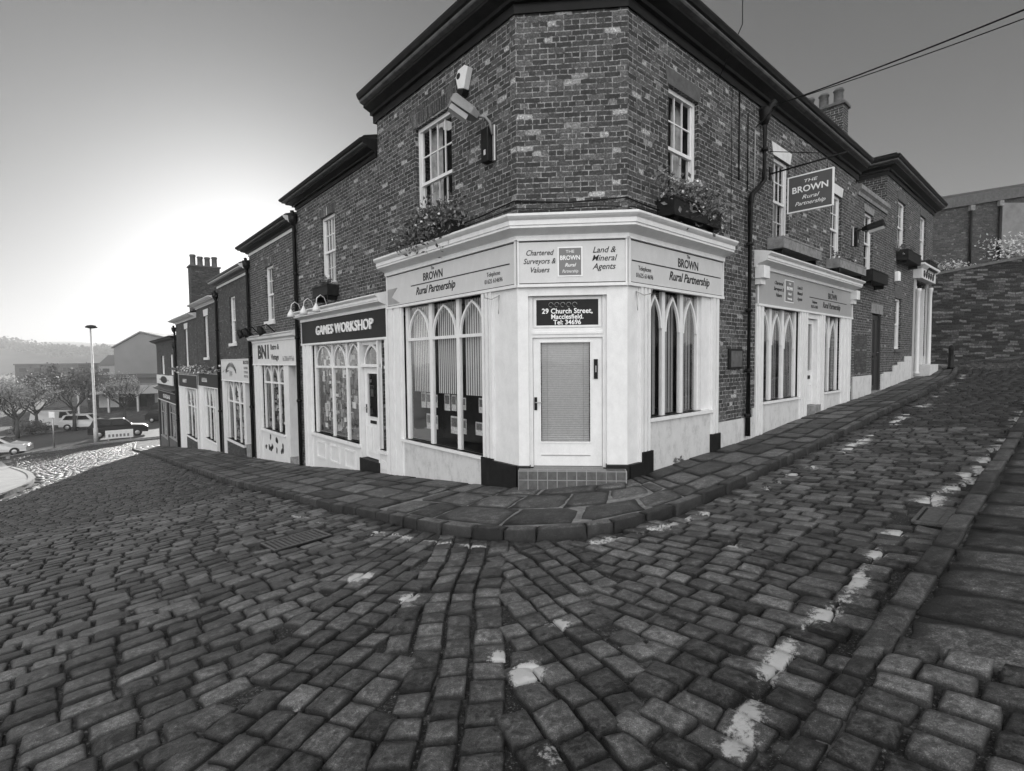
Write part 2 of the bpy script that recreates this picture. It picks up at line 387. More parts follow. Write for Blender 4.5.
def npmesh(name, V, Fq, mat, attrs=None, smooth=True, parent=None, **k):
    me = bpy.data.meshes.new(name); ob = bpy.data.objects.new(name, me); COL.objects.link(ob)
    V = np.asarray(V, np.float32)
    if parent is not None:
        ob.parent = parent; off = np.zeros(3); q = parent
        while q is not None: off += np.array(q.location); q = q.parent
        V = V - off.astype(np.float32)
    me.vertices.add(len(V)); me.vertices.foreach_set('co', V.ravel())
    Fq = np.asarray(Fq, np.int32); me.loops.add(Fq.size); me.loops.foreach_set('vertex_index', Fq.ravel())
    me.polygons.add(len(Fq)); me.polygons.foreach_set('loop_start', np.arange(0, Fq.size, Fq.shape[1], dtype=np.int32))
    me.polygons.foreach_set('loop_total', np.full(len(Fq), Fq.shape[1], np.int32))
    me.update(calc_edges=True); me.validate()
    me.polygons.foreach_set('use_smooth', np.full(len(me.polygons), smooth))
    for an, av in (attrs or {}).items():
        a = me.attributes.new(an, 'FLOAT', 'POINT'); a.data.foreach_set('value', np.asarray(av, np.float32))
    me.materials.append(M[mat] if isinstance(mat, str) else mat)
    setp(ob, **k); return ob
def text(F, a, o, z, s_, size, mat, parent, name='lettering', shear=0.0, bold=0.0, depth=0.004, sx=1.0, align='CENTER', rot=0.0, flip=None):
    """text centred at (a, z) on the frame's plane, reading left to right for a viewer in the street"""
    c = bpy.data.curves.new('t', 'FONT'); c.body = s_; c.size = size; c.shear = shear; c.offset = bold; c.extrude = depth / 2; c.align_x = align; c.align_y = 'CENTER'; c.resolution_u = 3
    o_ = bpy.data.objects.new('t', c); COL.objects.link(o_); bpy.context.view_layer.update()
    me = o_.evaluated_get(bpy.context.evaluated_depsgraph_get()).to_mesh()
    r_ = Vector((-F.n[1], F.n[0], 0)); nn = Vector((F.n[0], F.n[1], 0)); P = F.p(a, o + depth / 2, z)
    cr, sr = math.cos(rot), math.sin(rot)
    vs = [P + r_ * ((v.co.x * sx) * cr - v.co.y * sr) + Vector((0, 0, 1)) * ((v.co.x * sx) * sr + v.co.y * cr) + nn * v.co.z for v in me.vertices]
    fs = [tuple(p.vertices) for p in me.polygons]
    bpy.data.objects.remove(o_); 
    mb = MB(); mb.add(vs, fs, mat)
    return mb if parent is None else mb.build(name, parent)
def merge(mbs):
    r_ = MB()
    for m in mbs:
        b = len(r_.v); r_.v += m.v
        for f, i, sm in zip(m.f, m.m, m.sm): r_.f.append([b + k for k in f]); r_.m.append(r_.mi(m.mats[i])); r_.sm.append(sm)
    return r_
def wall(mb, F, a0, a1, z0, z1, holes, mat, reveal=0.13, revmat=None):
    As = sorted(set([a0, a1] + [h[0] for h in holes] + [h[1] for h in holes])); Zs = sorted(set([z0, z1] + [h[2] for h in holes] + [h[3] for h in holes]))
    As = [a for a in As if a0 <= a <= a1]; Zs = [z for z in Zs if z0 <= z <= z1]
    for i in range(len(As) - 1):
        for j in range(len(Zs) - 1):
            ca, cz = (As[i] + As[i + 1]) / 2, (Zs[j] + Zs[j + 1]) / 2
            if any(h[0] < ca < h[1] and h[2] < cz < h[3] for h in holes): continue
            mb.add([F.p(As[i], 0, Zs[j]), F.p(As[i + 1], 0, Zs[j]), F.p(As[i + 1], 0, Zs[j + 1]), F.p(As[i], 0, Zs[j + 1])], [(0, 1, 2, 3)], mat)
    for h in holes:
        rm = revmat or mat; b0, b1, c0, c1 = h[:4]; d = -reveal
        mb.add([F.p(b0, 0, c0), F.p(b0, d, c0), F.p(b0, d, c1), F.p(b0, 0, c1)], [(0, 1, 2, 3)], rm)
        mb.add([F.p(b1, 0, c0), F.p(b1, d, c0), F.p(b1, d, c1), F.p(b1, 0, c1)], [(0, 1, 2, 3)], rm)
        mb.add([F.p(b0, 0, c1), F.p(b0, d, c1), F.p(b1, d, c1), F.p(b1, 0, c1)], [(0, 1, 2, 3)], rm)
        mb.add([F.p(b0, 0, c0), F.p(b0, d, c0), F.p(b1, d, c0), F.p(b1, 0, c0)], [(0, 1, 2, 3)], rm)
def sash(bld, F, a0, a1, z0, z1, cols=4, rows=2, sill='stone', lintel='stonedark', lh=0.24, curtain=True, label=None):
    rd = -0.10; fw = 0.07; mid = (z0 + z1) / 2 - 0.02; w_ = MB()
    w_.box(F, a0 + .003, a0 + fw, rd - .05, rd + .03, z0, z1, 'white'); w_.box(F, a1 - fw, a1 - .003, rd - .05, rd + .03, z0, z1, 'white')
    w_.box(F, a0 + fw, a1 - fw, rd - .05, rd + .03, z1 - fw, z1 - .003, 'white'); w_.box(F, a0 + fw, a1 - fw, rd - .05, rd + .03, z0 + .003, z0 + fw * 1.1, 'white')
    w_.box(F, a0 + fw, a1 - fw, rd - .045, rd + .012, mid - .025, mid + .03, 'white')
    for (q0, q1, oo) in ((z0 + fw, mid - .025, -.03), (mid + .03, z1 - fw, 0)):
        w_.box(F, a0 + fw, a0 + fw + .04, rd - .04 + oo, rd + .005 + oo, q0, q1, 'white'); w_.box(F, a1 - fw - .04, a1 - fw, rd - .04 + oo, rd + .005 + oo, q0, q1, 'white')
        b0, b1 = a0 + fw + .04, a1 - fw - .04
        for i in range(1, cols):
            c = b0 + (b1 - b0) * i / cols; w_.box(F, c - .011, c + .011, rd - .03 + oo, rd - .002 + oo, q0, q1, 'white')
        for i in range(1, rows):
            c = q0 + (q1 - q0) * i / rows; w_.box(F, b0, b1, rd - .028 + oo, rd - .004 + oo, c - .011, c + .011, 'white')
    w = w_.build('window', bld, label)
    g = MB(); g.add([F.p(a0 + .02, rd - .018, z0 + .02), F.p(a1 - .02, rd - .018, z0 + .02), F.p(a1 - .02, rd - .018, z1 - .02), F.p(a0 + .02, rd - .018, z1 - .02)], [(0, 1, 2, 3)], 'glass'); g.build('pane', w)
    if curtain:
        c = MB(); n_ = 26
        for (c0, c1) in ((a0 + .05, a0 + (a1 - a0) * .34), (a0 + (a1 - a0) * .6, a1 - .05)):
            pts = [(c0 + (c1 - c0) * i / n_, rd - .2 - .025 * math.sin(i * 1.7)) for i in range(n_ + 1)]
            c.add([F.p(a, o, z0 + .03) for a, o in pts] + [F.p(a, o, z1 - .03) for a, o in pts], [(i, i + 1, n_ + 2 + i, n_ + 1 + i) for i in range(n_)], 'curtain', True)
        c.build('curtain', w)
    k = MB(); k.add([F.p(a0 - .1, rd - .55, z0 - .1), F.p(a1 + .1, rd - .55, z0 - .1), F.p(a1 + .1, rd - .55, z1 + .1), F.p(a0 - .1, rd - .55, z1 + .1)], [(0, 1, 2, 3)], 'interior'); k.build('dark_room', w)
    if sill: s_ = MB(); s_.bbox(F, a0 - .08, a1 + .08, -.09, .07, z0 - .12, z0 - .002, sill); s_.build('sill', w)
    if lintel:
        s_ = MB(); fl = lh * .35; s_.prism(F, [(a0 - .02, z1 + .002), (a1 + .02, z1 + .002), (a1 + .02 + fl, z1 + lh), (a0 - .02 - fl, z1 + lh)], -.08, .006, lintel); s_.build('lintel', w)
    return w
def shop_window(par, F, bars, zsill, ztr, zapex, zhead, frame, mat='white', rd=-.07, barw=.05, blind=None, label=None, spandrel=False):
    """bars: list of light edges [(a0,a1),...]; frame: (a0,a1)"""
    w = MB(); lights = bars
    edges = [frame[0]] + [x for l in lights for x in l] + [frame[1]]
    for i in range(0, len(edges), 2): w.box(F, edges[i], edges[i + 1], rd - .04, rd + .018, zsill, zhead, mat)
    for l in lights:
        if ztr: w.box(F, l[0], l[1], rd - .03, rd + .03, ztr - .028, ztr + .028, mat)
        zs = (ztr + .02) if ztr else zapex - (l[1] - l[0]) * 1.25
        w.arch(F, l[0], l[1], zs if ztr else zs, zapex, .04, rd - .02, rd + .02, mat)
    w.box(F, frame[0], frame[1], rd - .03, rd + .1, zsill - .06, zsill, mat)
    o = w.build('shop_window', par, label)
    g = MB()
    for l in lights: g.add([F.p(l[0], rd - .01, zsill), F.p(l[1], rd - .01, zsill), F.p(l[1], rd - .01, zhead), F.p(l[0], rd - .01, zhead)], [(0, 1, 2, 3)], 'glass')
    g.build('pane', o)
    if blind:
        z0, z1, step = blind; b = MB()
        for l in lights:
            n_ = max(3, int((l[1] - l[0]) / step)); pts = []
            for i in range(n_):
                c0 = l[0] + (l[1] - l[0]) * i / n_; c1 = l[0] + (l[1] - l[0]) * (i + 1.02) / n_
                b.add([F.p(c0, rd - .10, z0), F.p(c1, rd - .116, z0), F.p(c1, rd - .116, z1), F.p(c0, rd - .10, z1)], [(0, 1, 2, 3)], 'blinddark' if F is FR else 'blind')
        b.build('blind', o)
    return o

# ------------------------------------------------------------------ ground sheet
def grid_axis(pts): return np.array(pts, float)
ga = np.unique(np.concatenate([np.arange(-14, 46, .5), np.arange(46, 110, 4), np.arange(110, 900, 40), np.array([-1500, -400, -100, -40, 1500, 2500.])]))
gb = np.unique(np.concatenate([np.arange(-24, 36, .5), np.arange(36, 110, 4), -np.arange(26, 110, 4), -np.arange(110, 1500, 60), np.array([-2500., 300, 900, 2500])]))
AA, BB = np.meshgrid(ga, gb, indexing='ij'); P2 = CL[None, None] + AA[..., None] * uL + BB[..., None] * uR
ZZ = gz(P2[..., 0], P2[..., 1]) - .142
V = np.dstack([P2, ZZ[..., None]]).reshape(-1, 3); ni, nj = AA.shape
I = (np.arange(ni - 1)[:, None] * nj + np.arange(nj - 1)[None]).ravel(); Fq = np.stack([I, I + nj, I + nj + 1, I + 1], 1)
npmesh('ground', V, Fq, 'grit', kind='structure')

# ------------------------------------------------------------------ paving stones
def undul(x, y): return .45 * (.012 * np.sin(x * 1.7 + y * .9) + .009 * np.sin(x * .6 - y * 2.3 + 1) + .006 * np.sin(3.9 * x + 2.1 * y) + .005 * np.sin(-2.7 * x + 5.1 * y + 2))
def grid_stones(quads, zoff, nodes, H=.05, dome=.009, rnd=None, tilt=.006, kround=.07, depth=.075, und=True, paint=None, rough=.0, rag=.028):
    """quads (n,4,2) corners; returns V, F, rnd"""
    q = np.asarray(quads); n = len(q)
    if n == 0: return np.zeros((0, 3)), np.zeros((0, 4), int), np.zeros(0), np.zeros(0)
    t = np.array(nodes); U, Vv = np.meshgrid(t, t, indexing='ij'); U = U.ravel(); Vv = Vv.ravel(); k = len(t)
    x = U * np.sqrt(1 - kround * Vv ** 2); y = Vv * np.sqrt(1 - kround * U ** 2)
    x = x[None] * (1 + RNG.normal(0, rag, (n, k * k))) ; y = y[None] * (1 + RNG.normal(0, rag, (n, k * k)))
    w0 = (1 - x) * (1 - y) / 4; w1 = (1 + x) * (1 - y) / 4; w2 = (1 + x) * (1 + y) / 4; w3 = (1 - x) * (1 + y) / 4
    P = w0[..., None] * q[:, None, 0] + w1[..., None] * q[:, None, 1] + w2[..., None] * q[:, None, 2] + w3[..., None] * q[:, None, 3]
    c = q.mean(1); base = gz(P[..., 0], P[..., 1]) + zoff
    if und: base = base + undul(c[:, 0], c[:, 1])[:, None]
    e = np.maximum(np.abs(U), np.abs(Vv))[None]
    edge = np.where(e > .985, -depth, np.where(e > .92, -.010, np.where(e > .8, -.0015, 0)))
    h = edge + dome * (1 - x ** 2) * (1 - y ** 2) + (RNG.normal(0, tilt, (n, 1)) * x + RNG.normal(0, tilt, (n, 1)) * y) + RNG.normal(0, tilt * .7, (n, 1)) + RNG.normal(0, rough, (n, k * k)) * (e < .9)
    Z = base + h
    V = np.concatenate([P, Z[..., None]], 2).reshape(-1, 3)
    I = (np.arange(k - 1)[:, None] * k + np.arange(k - 1)[None]).ravel(); f = np.stack([I, I + k, I + k + 1, I + 1], 1)
    F_ = (f[None] + (np.arange(n) * k * k)[:, None, None]).reshape(-1, 4)
    rr = np.repeat(RNG.random(n) if rnd is None else rnd, k * k)
    return V, F_, rr, np.tile(e[0], n)
def lattice(c0, d1, d2, pitch, lmin, lmax, e1, e2, gap, keep, warp=.02, flush=False, ef=.8):
    """courses run along d1, spaced pitch along d2"""
    d1 = np.array(d1) / np.hypot(*d1); d2 = np.array(d2) / np.hypot(*d2); qs = []
    j = 0; y = e2[0]
    while y < e2[1]:
        pj = pitch * random.uniform(.9, 1.1); x = e1[0] + (0 if flush else random.uniform(0, lmax))
        row = []
        while x < e1[1]:
            l = random.uniform(lmin, lmax) * (random.uniform(.55, 1) if flush and not row else 1); row.append((x, x + l)); x += l
        row = np.array(row); cx = row.mean(1); cen = c0 + np.outer(cx, d1) + (y + pj / 2) * d2
        ok = keep(cen[:, 0], cen[:, 1])
        for (a, b) in row[ok]:
            g = gap * random.uniform(.5, 1.5); ge = g * ef; g = g * 1.25; rj = random.gauss(0, .022) * (0 if flush else 1); dr = rj * (b - a) * .5; jt = lambda: random.gauss(0, .0055)
            ws = [warp * math.sin(xx * 1.3 + .4 * math.sin(y)) + warp * .5 * math.sin(xx * 3.1 + y * .7) for xx in (a, b)]
            qs.append([c0 + d1 * (a + ge + jt()) + d2 * (y + g + ws[0] - dr + jt()), c0 + d1 * (b - ge + jt()) + d2 * (y + g + ws[1] + dr + jt()),
                       c0 + d1 * (b - ge + jt()) + d2 * (y + pj - g + ws[1] + dr + jt()), c0 + d1 * (a + ge + jt()) + d2 * (y + pj - g + ws[0] - dr + jt())])
        y += pj
    return np.array(qs) if qs else np.zeros((0, 4, 2))
# kerb outer line in (a,b)
KAB = [(46, -1.2), (43, -1.55), (41, -1.7), (32, -1.85), (20, -2.05), (13.9, -2.03), (9, -2.08), (6.2, -2.12), (3.8, -2.09), (2.5, -2.05), (.82, -1.97), (-.29, -1.95), (-1.2, -1.75), (-1.9, -1.43), (-2.34, -.92), (-2.57, -.32), (-2.68, .62), (-2.68, 1.9), (-2.62, 4.3), (-2.64, 6.8), (-2.64, 11), (-2.52, 18), (-2.45, 21), (-2.2, 23.2), (-1.7, 24.6), (-.9, 25.4)]
KXY = np.array([xy(a, b) for a, b in KAB])
def smoothline(P, n=3):
    for _ in range(n):
        Q = [P[0]]
        for i in range(len(P) - 1): Q += [P[i] * .75 + P[i + 1] * .25, P[i] * .25 + P[i + 1] * .75]
        P = np.array(Q + [P[-1]])
    return P
KS = smoothline(KXY, 2)
def resample(P, step):
    d = np.r_[0, np.cumsum(np.hypot(*np.diff(P, axis=0).T))]; t = np.arange(0, d[-1], step)
    return np.stack([np.interp(t, d, P[:, 0]), np.interp(t, d, P[:, 1])], 1)
KD = resample(KS, .1)
def kerb_side(x, y):
    """signed distance: positive on road side"""
    x = np.asarray(x); y = np.asarray(y); d = np.full(x.shape, 1e9); sg = np.zeros(x.shape)
    T = np.gradient(KD, axis=0); T /= np.hypot(*T.T)[:, None]
    for i in range(0, len(KD), 2):
        dx = x - KD[i, 0]; dy = y - KD[i, 1]; dd = np.hypot(dx, dy); m = dd < d
        d = np.where(m, dd, d); sg = np.where(m, dx * T[i, 1] - dy * T[i, 0], sg)
    return sg
_t = kerb_side(np.array([0.0]), np.array([2.0]))[0]; KSG = 1 if _t > 0 else -1
ROADZ = -.11
FARK = np.array([(-29.7, 30.8), (-33.5, 35.5), (-38.1, 39.3), (-38.6, 41), (-38.0, 42.4), (-36.5, 43.3), (-36.1, 45.2), (-34.5, 46.2), (-32.4, 47.2), (-30, 48.2), (-24, 51)])  # far kerb
LPAV = np.array([(-15.4, 15.5), (-15.7, 16.4), (-17.0, 18.2), (-18.7, 20.3), (-22, 23.6), (-29.7, 30.8)])    # edge of far-left pavement
def right_of_poly(x, y, P):   # is the point on the camera/road side of the left boundary polyline (x larger)
    bx = np.interp(y, P[:, 1], P[:, 0], left=-1e3); return x > bx
LB = np.array([(-13.5, 8), (-14.6, 12), (-15.4, 15.5), (-17.0, 18.2), (-18.7, 20.3), (-22, 23.6), (-29.7, 30.8), (-38.1, 39.3)])
def on_road(x, y):
    a, b = ab(x, y); s = kerb_side(x, y) * KSG
    ok = (s > .03) & (a > -4.98)
    lim = np.where(y < 39.3, np.interp(y, LB[:, 1], LB[:, 0], left=-13.5), -200)
    ok &= x > lim + .15
    # beyond the far kerb nothing
    fy = np.interp(x, FARK[3:, 0], FARK[3:, 1], left=40, right=52); ok &= (y < fy - .1) | (x < -38.5) & (y < 39)
    ok &= (np.abs(x) < y * 1.05 + 3.2) & (y > .3) & (b < 27)
    return ok
def bnd(y, top, bot): return bot[0] + (top[0] - bot[0]) * (y - bot[1]) / (top[1] - bot[1])
B1 = lambda y: bnd(y, (-1.8, 6.9), (-1.75, 2.4)); B2 = lambda y: bnd(y, (-1.0, 6.1), (-.72, 2.3)); B3 = lambda y: bnd(y, (-.15, 5.6), (.03, 2.25)); B4 = lambda y: bnd(y, (.75, 5.4), (.62, 2.2))
wob = lambda x, y: .07 * np.sin(y * 5 + 1) + .05 * np.sin(y * 11)
g_ = .011
def rot(th): return np.array([math.sin(R(th)), math.cos(R(th))])    # th clockwise from +Y
def perp(d): return np.array([d[1], -d[0]])
regs = [
    (uR, uL, .198, .21, .32, lambda x, y: on_road(x, y) & (x + wob(x, y) < B1(y) + .02), (-50, 40), (-16, 52)),
    (rot(22), -perp(rot(22)), .205, .19, .27, lambda x, y: on_road(x, y) & (x + wob(x, y) > B1(y)) & (x + wob(x, y) < B2(y) + .02) & (y < 9), (-14, 14), (-12, 12)),
    (rot(0), -perp(rot(0)), .22, .17, .24, lambda x, y: on_road(x, y) & (x + wob(x, y) > B2(y)) & (x + wob(x, y) < B3(y) + .02) & (y < 9), (-12, 6), (-8, 8)),
    (rot(-22), -perp(rot(-22)), .19, .19, .28, lambda x, y: on_road(x, y) & (x + wob(x, y) > B3(y)) & (x + wob(x, y) < B4(y) + .02) & (y < 9), (-12, 8), (-8, 8)),
    (uL, uR, .175, .21, .31, lambda x, y: on_road(x, y) & ((x + wob(x, y) > B4(y)) | (y > 9) & (x > 2)), (-12, 8), (-16, 34)),
]
QS = []
for i_, (d1, d2, pt, l0, l1, kp, e1, e2) in enumerate(regs): QS.append(lattice(CL.copy(), d1, d2, pt, l0, l1, e1, e2, g_ * .5, kp, warp=.03 if i_ == 2 else .014, ef=.8))
# apron of large setts in the near right corner
apron = lattice(xy(-5.16, 0), -uL, uR, .20, .21, .27, (0, 2.2), (-12, -1.85), .009, lambda x, y: (np.abs(x) < y * 1.1 + 2.5) & (y > .3), .008, True)
QS = np.concatenate(QS)
# drop stones under the iron covers
COVERS = [((-2.84, 6.72), uR, uL, .36, .30), ((4.27, 5.13), uR, uL, .30, .2)]
def incover(c, pad=.06):
    m = np.zeros(len(c), bool)
    for (cx, cy), e, f, he, hf in COVERS:
        d = c - np.array([cx, cy]); m |= (np.abs(d @ e) < he + pad) & (np.abs(d @ f) < hf + pad)
    return m
QS = QS[~incover(QS.mean(1))]
LR = smoothline(np.array([(1.0, 2.3), (1.28, 2.7), (1.51, 2.96), (1.79, 3.2), (2.33, 3.6), (2.7, 3.97), (3.15, 4.43), (3.9, 5.13), (4.84, 5.86), (5.86, 6.56), (7.52, 8.01), (8.79, 9.0), (16, 15.8), (20, 19.5)]), 1)
LL = smoothline(np.array([(-3.6, 8.45), (-3.4, 8.21), (-2.66, 7.47), (-1.24, 6.14), (-.48, 5.65), (.27, 5.36), (1.1, 5.34), (2.15, 5.95), (3.37, 6.91), (5.93, 9.12), (10.03, 12.81), (18.55, 21.26)]), 1)
def dline(x, y, P):
    d = np.full(x.shape, 9.0); tt = np.zeros(x.shape); acc = 0
    for i in range(len(P) - 1):
        a, b = P[i], P[i + 1]; ab_ = b - a; L = np.hypot(*ab_); t = np.clip(((x - a[0]) * ab_[0] + (y - a[1]) * ab_[1]) / L ** 2, 0, 1)
        q = np.hypot(x - a[0] - t * ab_[0], y - a[1] - t * ab_[1]); m = q < d; d = np.where(m, q, d); tt = np.where(m, acc + t * L, tt); acc += L
    return d, tt
BLOBS = [(-.89, 4.38, .12), (.30, 3.68, .13), (.07, 3.08, .15), (.16, 2.36, .13), (-.1, 3.3, .1), (-1.5, 5.0, .16), (2.1, 4.9, .12), (-1.3, 2.9, .08)]
def paintval(V, rr):
    x, y = V[:, 0], V[:, 1]
    d1, t1 = dline(x, y, LR); d2, t2 = dline(x, y, LL)
    dash1 = np.where(t1 > 5, .95, .55 + .4 * (np.sin(t1 * 9) > -.2)); wid1 = np.where(t1 > 4.5, .11, .085)
    p1 = np.clip((wid1 - d1) / .05, 0, 1) * dash1 * (.55 + .45 * (rr > .25))
    dash2 = (np.sin(t2 * 2.1 + .6) > -.35) * np.where(t2 > 6.5, 1, .75)
    p2 = np.clip((.085 - d2) / .05, 0, 1) * dash2 * (.5 + .5 * (rr > .3))
    p = np.maximum(p1, p2)
    for bx, by, br in BLOBS: p = np.maximum(p, np.clip((br - np.hypot(x - bx, y - by)) / .07, 0, 1) * (.5 + .5 * (rr > .4)))
    return p * .9
cen = QS.mean(1); D = np.hypot(cen[:, 0], cen[:, 1])
parts = []
for lo, hi, nodes in ((0, 5.5, [-1, -.95, -.83, -.4, .4, .83, .95, 1]), (5.5, 13, [-1, -.94, -.8, .8, .94, 1]), (13, 99, [-1, -.93, .93, 1])):
    m = (D >= lo) & (D < hi)
    parts.append(grid_stones(QS[m], ROADZ, nodes, dome=.007 if lo < 13 else .003, tilt=.0045 if lo < 13 else .002, rough=.0012 if hi < 6 else 0))
parts.append(grid_stones(apron, -.002, [-1, -.95, -.83, -.4, .4, .83, .95, 1], dome=.007, tilt=.0035, kround=.06, rough=.001, und=False))
def cat(parts):
    Vs, Fs, Rs, Es = [], [], [], []; off = 0
    for v, f, r_, e_ in parts: Vs.append(v); Fs.append(f + off); Rs.append(r_); Es.append(e_); off += len(v)
    return np.concatenate(Vs), np.concatenate(Fs), np.concatenate(Rs), np.concatenate(Es)
V, F_, rr, ed = cat(parts)
npmesh('road', V, F_, 'sett', {'rnd': rr, 'edge': ed, 'paint': paintval(V, rr)}, kind='structure')

# kerb stones
def kerb(line, width, lmin, lmax, top, inward, name):
    d = np.r_[0, np.cumsum(np.hypot(*np.diff(line, axis=0).T))]; t = 0; qs = []
    def at(tt): return np.array([np.interp(tt, d, line[:, 0]), np.interp(tt, d, line[:, 1])])
    while t < d[-1] - .1:
        l = random.uniform(lmin, lmax); t2 = min(t + l, d[-1]); p, q = at(t + .006), at(t2 - .006); e = (q - p) / np.hypot(*(q - p)); nn = np.array([-e[1], e[0]]) * inward
        j = random.gauss(0, .006); qs.append([p + nn * j, q + nn * j, q + nn * (width + j), p + nn * (width + j)]); t = t2
    return np.array(qs)
kq = kerb(KD, .15, .30, .62, 0, 1, '')
tst = kq.mean(1); 
if (kerb_side(tst[:, 0], tst[:, 1]) * KSG).mean() > 0: kq = kerb(KD, .15, .30, .62, 0, -1, '')
nod = [-1, -.93, -.7, 0, .7, .93, 1]
RK = np.array([xy(-5.02, b) for b in np.arange(-3.6, 30, .5)])
rk = kerb(RK, .17, .45, .95, 0, -1, '')
if ab(*rk.mean(1)[0])[0] > -5.02: rk = kerb(RK, .17, .45, .95, 0, 1, '')
rk = rk[ab(rk.mean(1)[:, 0], rk.mean(1)[:, 1])[1] > -1.7]
rkn = lattice(xy(-5.02, 0), uR, -uL, .155, .17, .26, (-12, -1.75), (0, .1), .008, lambda x, y: (np.abs(x) < y * 1.1 + 2.5) & (y > .3), .006)
V, F_, rr, ed = cat([grid_stones(kq, .004, nod, dome=.005, tilt=.002, depth=.16, kround=.012, und=False, rough=.0015), grid_stones(rk, .0, nod, dome=.006, tilt=.003, depth=.16, kround=.015, und=False, rough=.002),
                 grid_stones(rkn, -.015, nod, dome=.008, tilt=.004, depth=.13, kround=.05, und=False, rough=.002)])
npmesh('kerb', V, F_, 'kerb', {'rnd': rr, 'edge': ed}, kind='structure')

# flagged pavements: strips between an inner and an outer line
def strip_flags(inner, outer, step, rows, gap=.007):
    di = np.r_[0, np.cumsum(np.hypot(*np.diff(inner, axis=0).T))]; do = np.r_[0, np.cumsum(np.hypot(*np.diff(outer, axis=0).T))]
    ti = di / di[-1]; to = do / do[-1]
    f = lambda t, l, T: np.array([np.interp(t, T, l[:, 0]), np.interp(t, T, l[:, 1])])
    L = (di[-1] + do[-1]) / 2; qs = []
    cuts = [0.0]
    for r_ in range(rows - 1): cuts.append((r_ + 1) / rows + random.uniform(-.06, .06))
    cuts.append(1.0)
    for r_ in range(rows):
        t = -random.uniform(0, .5) * step / L
        while t < 1:
            t2 = t + step * random.uniform(.6, 1.35) / L; ta, tb = max(t, 0), min(t2, 1)
            if (tb - ta) * L > .12:
                w0, w1 = cuts[r_], cuts[r_ + 1]; P = lambda tt, ww: f(tt, inner, ti) * (1 - ww) + f(tt, outer, to) * ww
                p0, p1, p2, p3 = P(ta, w0), P(tb, w0), P(tb, w1), P(ta, w1); c = (p0 + p1 + p2 + p3) / 4
                sh = lambda p: p + (c - p) / (np.hypot(*(c - p)) + 1e-6) * gap * random.uniform(.8, 2.2)
                qs.append([sh(p0), sh(p1), sh(p2), sh(p3)])
            t = t2
    return np.array(qs)
KI = KD.copy(); T = np.gradient(KI, axis=0); T /= np.hypot(*T.T)[:, None]; nn = np.stack([-T[:, 1], T[:, 0]], 1)
kk = KI + nn * .16
if (kerb_side(kk[:, 0], kk[:, 1]) * KSG).mean() > 0: kk = KI - nn * .16
ka, kb = ab(kk[:, 0], kk[:, 1])
# split: left street, corner, right street
mL = (ka > 1.2) & (ka < 42); mC = (ka <= 1.25) & (kb < .6); mR = (kb >= .55) & (ka < 0)
def seg(m): return kk[m]
oL = seg(mL); oC = seg(mC); oR = seg(mR)
iL = np.array([xy(a, .02) for a in np.linspace(42, 1.2, 40)]); iC = np.array([FL.p(1.2, -.02, 0)[:2], FL.p(0, -.02, 0)[:2], FC.p(1.63, -.02, 0)[:2], FR.p(-.2, -.02, 0)[:2], FR.p(0.3, -.02, 0)[:2]]); iR = np.array([FR.p(.3, -.02, 0)[:2], FR.p(23.2, -.02, 0)[:2]])
fq = [strip_flags(iL, oL, .85, 4), strip_flags(iC, oC, .75, 3, .007), strip_flags(iR, oR, .8, 3)]
fl = np.concatenate(fq)
rf = []
for k_ in range(9):
    y0 = -5.2 - k_ * .95
    rf.append(lattice(xy(-5.2, 0), -uL, uR, .5, .8, 1.5, (0, 7), (-1.8, 32), .006, lambda x, y: (np.abs(x) < y * 1.1 + 3), .0, True)) if k_ == 0 else None
rf = rf[0]
nod = [-1, -.97, -.5, 0, .5, .97, 1]
V, F_, rr, ed = cat([grid_stones(fl, .0, nod, dome=.003, tilt=.004, depth=.05, kround=.01, und=False, rough=.001), grid_stones(rf, -.005, nod, dome=.004, tilt=.005, depth=.05, kround=.01, und=False, rough=.002)])
npmesh('pavement', V, F_, 'flag', {'rnd': rr, 'edge': ed}, kind='structure')
# packed bedding under the pavements so that joints are shallow
def sheet(poly_in, poly_out, dz, mat, name, lab=None, nrow=6, **k):
    n_ = 160; A = resample(poly_in, 1e9)[:0]
    di = np.r_[0, np.cumsum(np.hypot(*np.diff(poly_in, axis=0).T))]; do = np.r_[0, np.cumsum(np.hypot(*np.diff(poly_out, axis=0).T))]
    t = np.linspace(0, 1, n_); a = np.stack([np.interp(t, di / di[-1], poly_in[:, i]) for i in (0, 1)], 1); b = np.stack([np.interp(t, do / do[-1], poly_out[:, i]) for i in (0, 1)], 1)
    V = []
    for r_ in range(nrow + 1):
        p = a * (1 - r_ / nrow) + b * r_ / nrow; V.append(np.c_[p, gz(p[:, 0], p[:, 1]) + dz])
    V = np.concatenate(V); I = (np.arange(nrow)[:, None] * n_ + np.arange(n_ - 1)[None]).ravel(); Fq = np.stack([I, I + 1, I + n_ + 1, I + n_], 1)
    return V, Fq
M['mortar'] = plain('pale_mortar', .17, .9, .5, 10)
v, f = sheet(iC, oC, -.014, '', ''); npmesh('bedding', v, f, 'mortar', kind='structure')
bd = [sheet(iL, oL, -.022, '', ''), sheet(iC, oC, -.022, '', ''), sheet(iR, oR, -.022, '', ''), sheet(np.array([xy(-5.1, b) for b in np.linspace(-12, 32, 60)]), np.array([xy(-13, b) for b in np.linspace(-12, 32, 60)]), -.035, '', '')]
Vs, Fs, off = [], [], 0
for v, f in bd: Vs.append(v); Fs.append(f + off); off += len(v)
npmesh('bedding', np.concatenate(Vs), np.concatenate(Fs), 'grit', kind='structure')

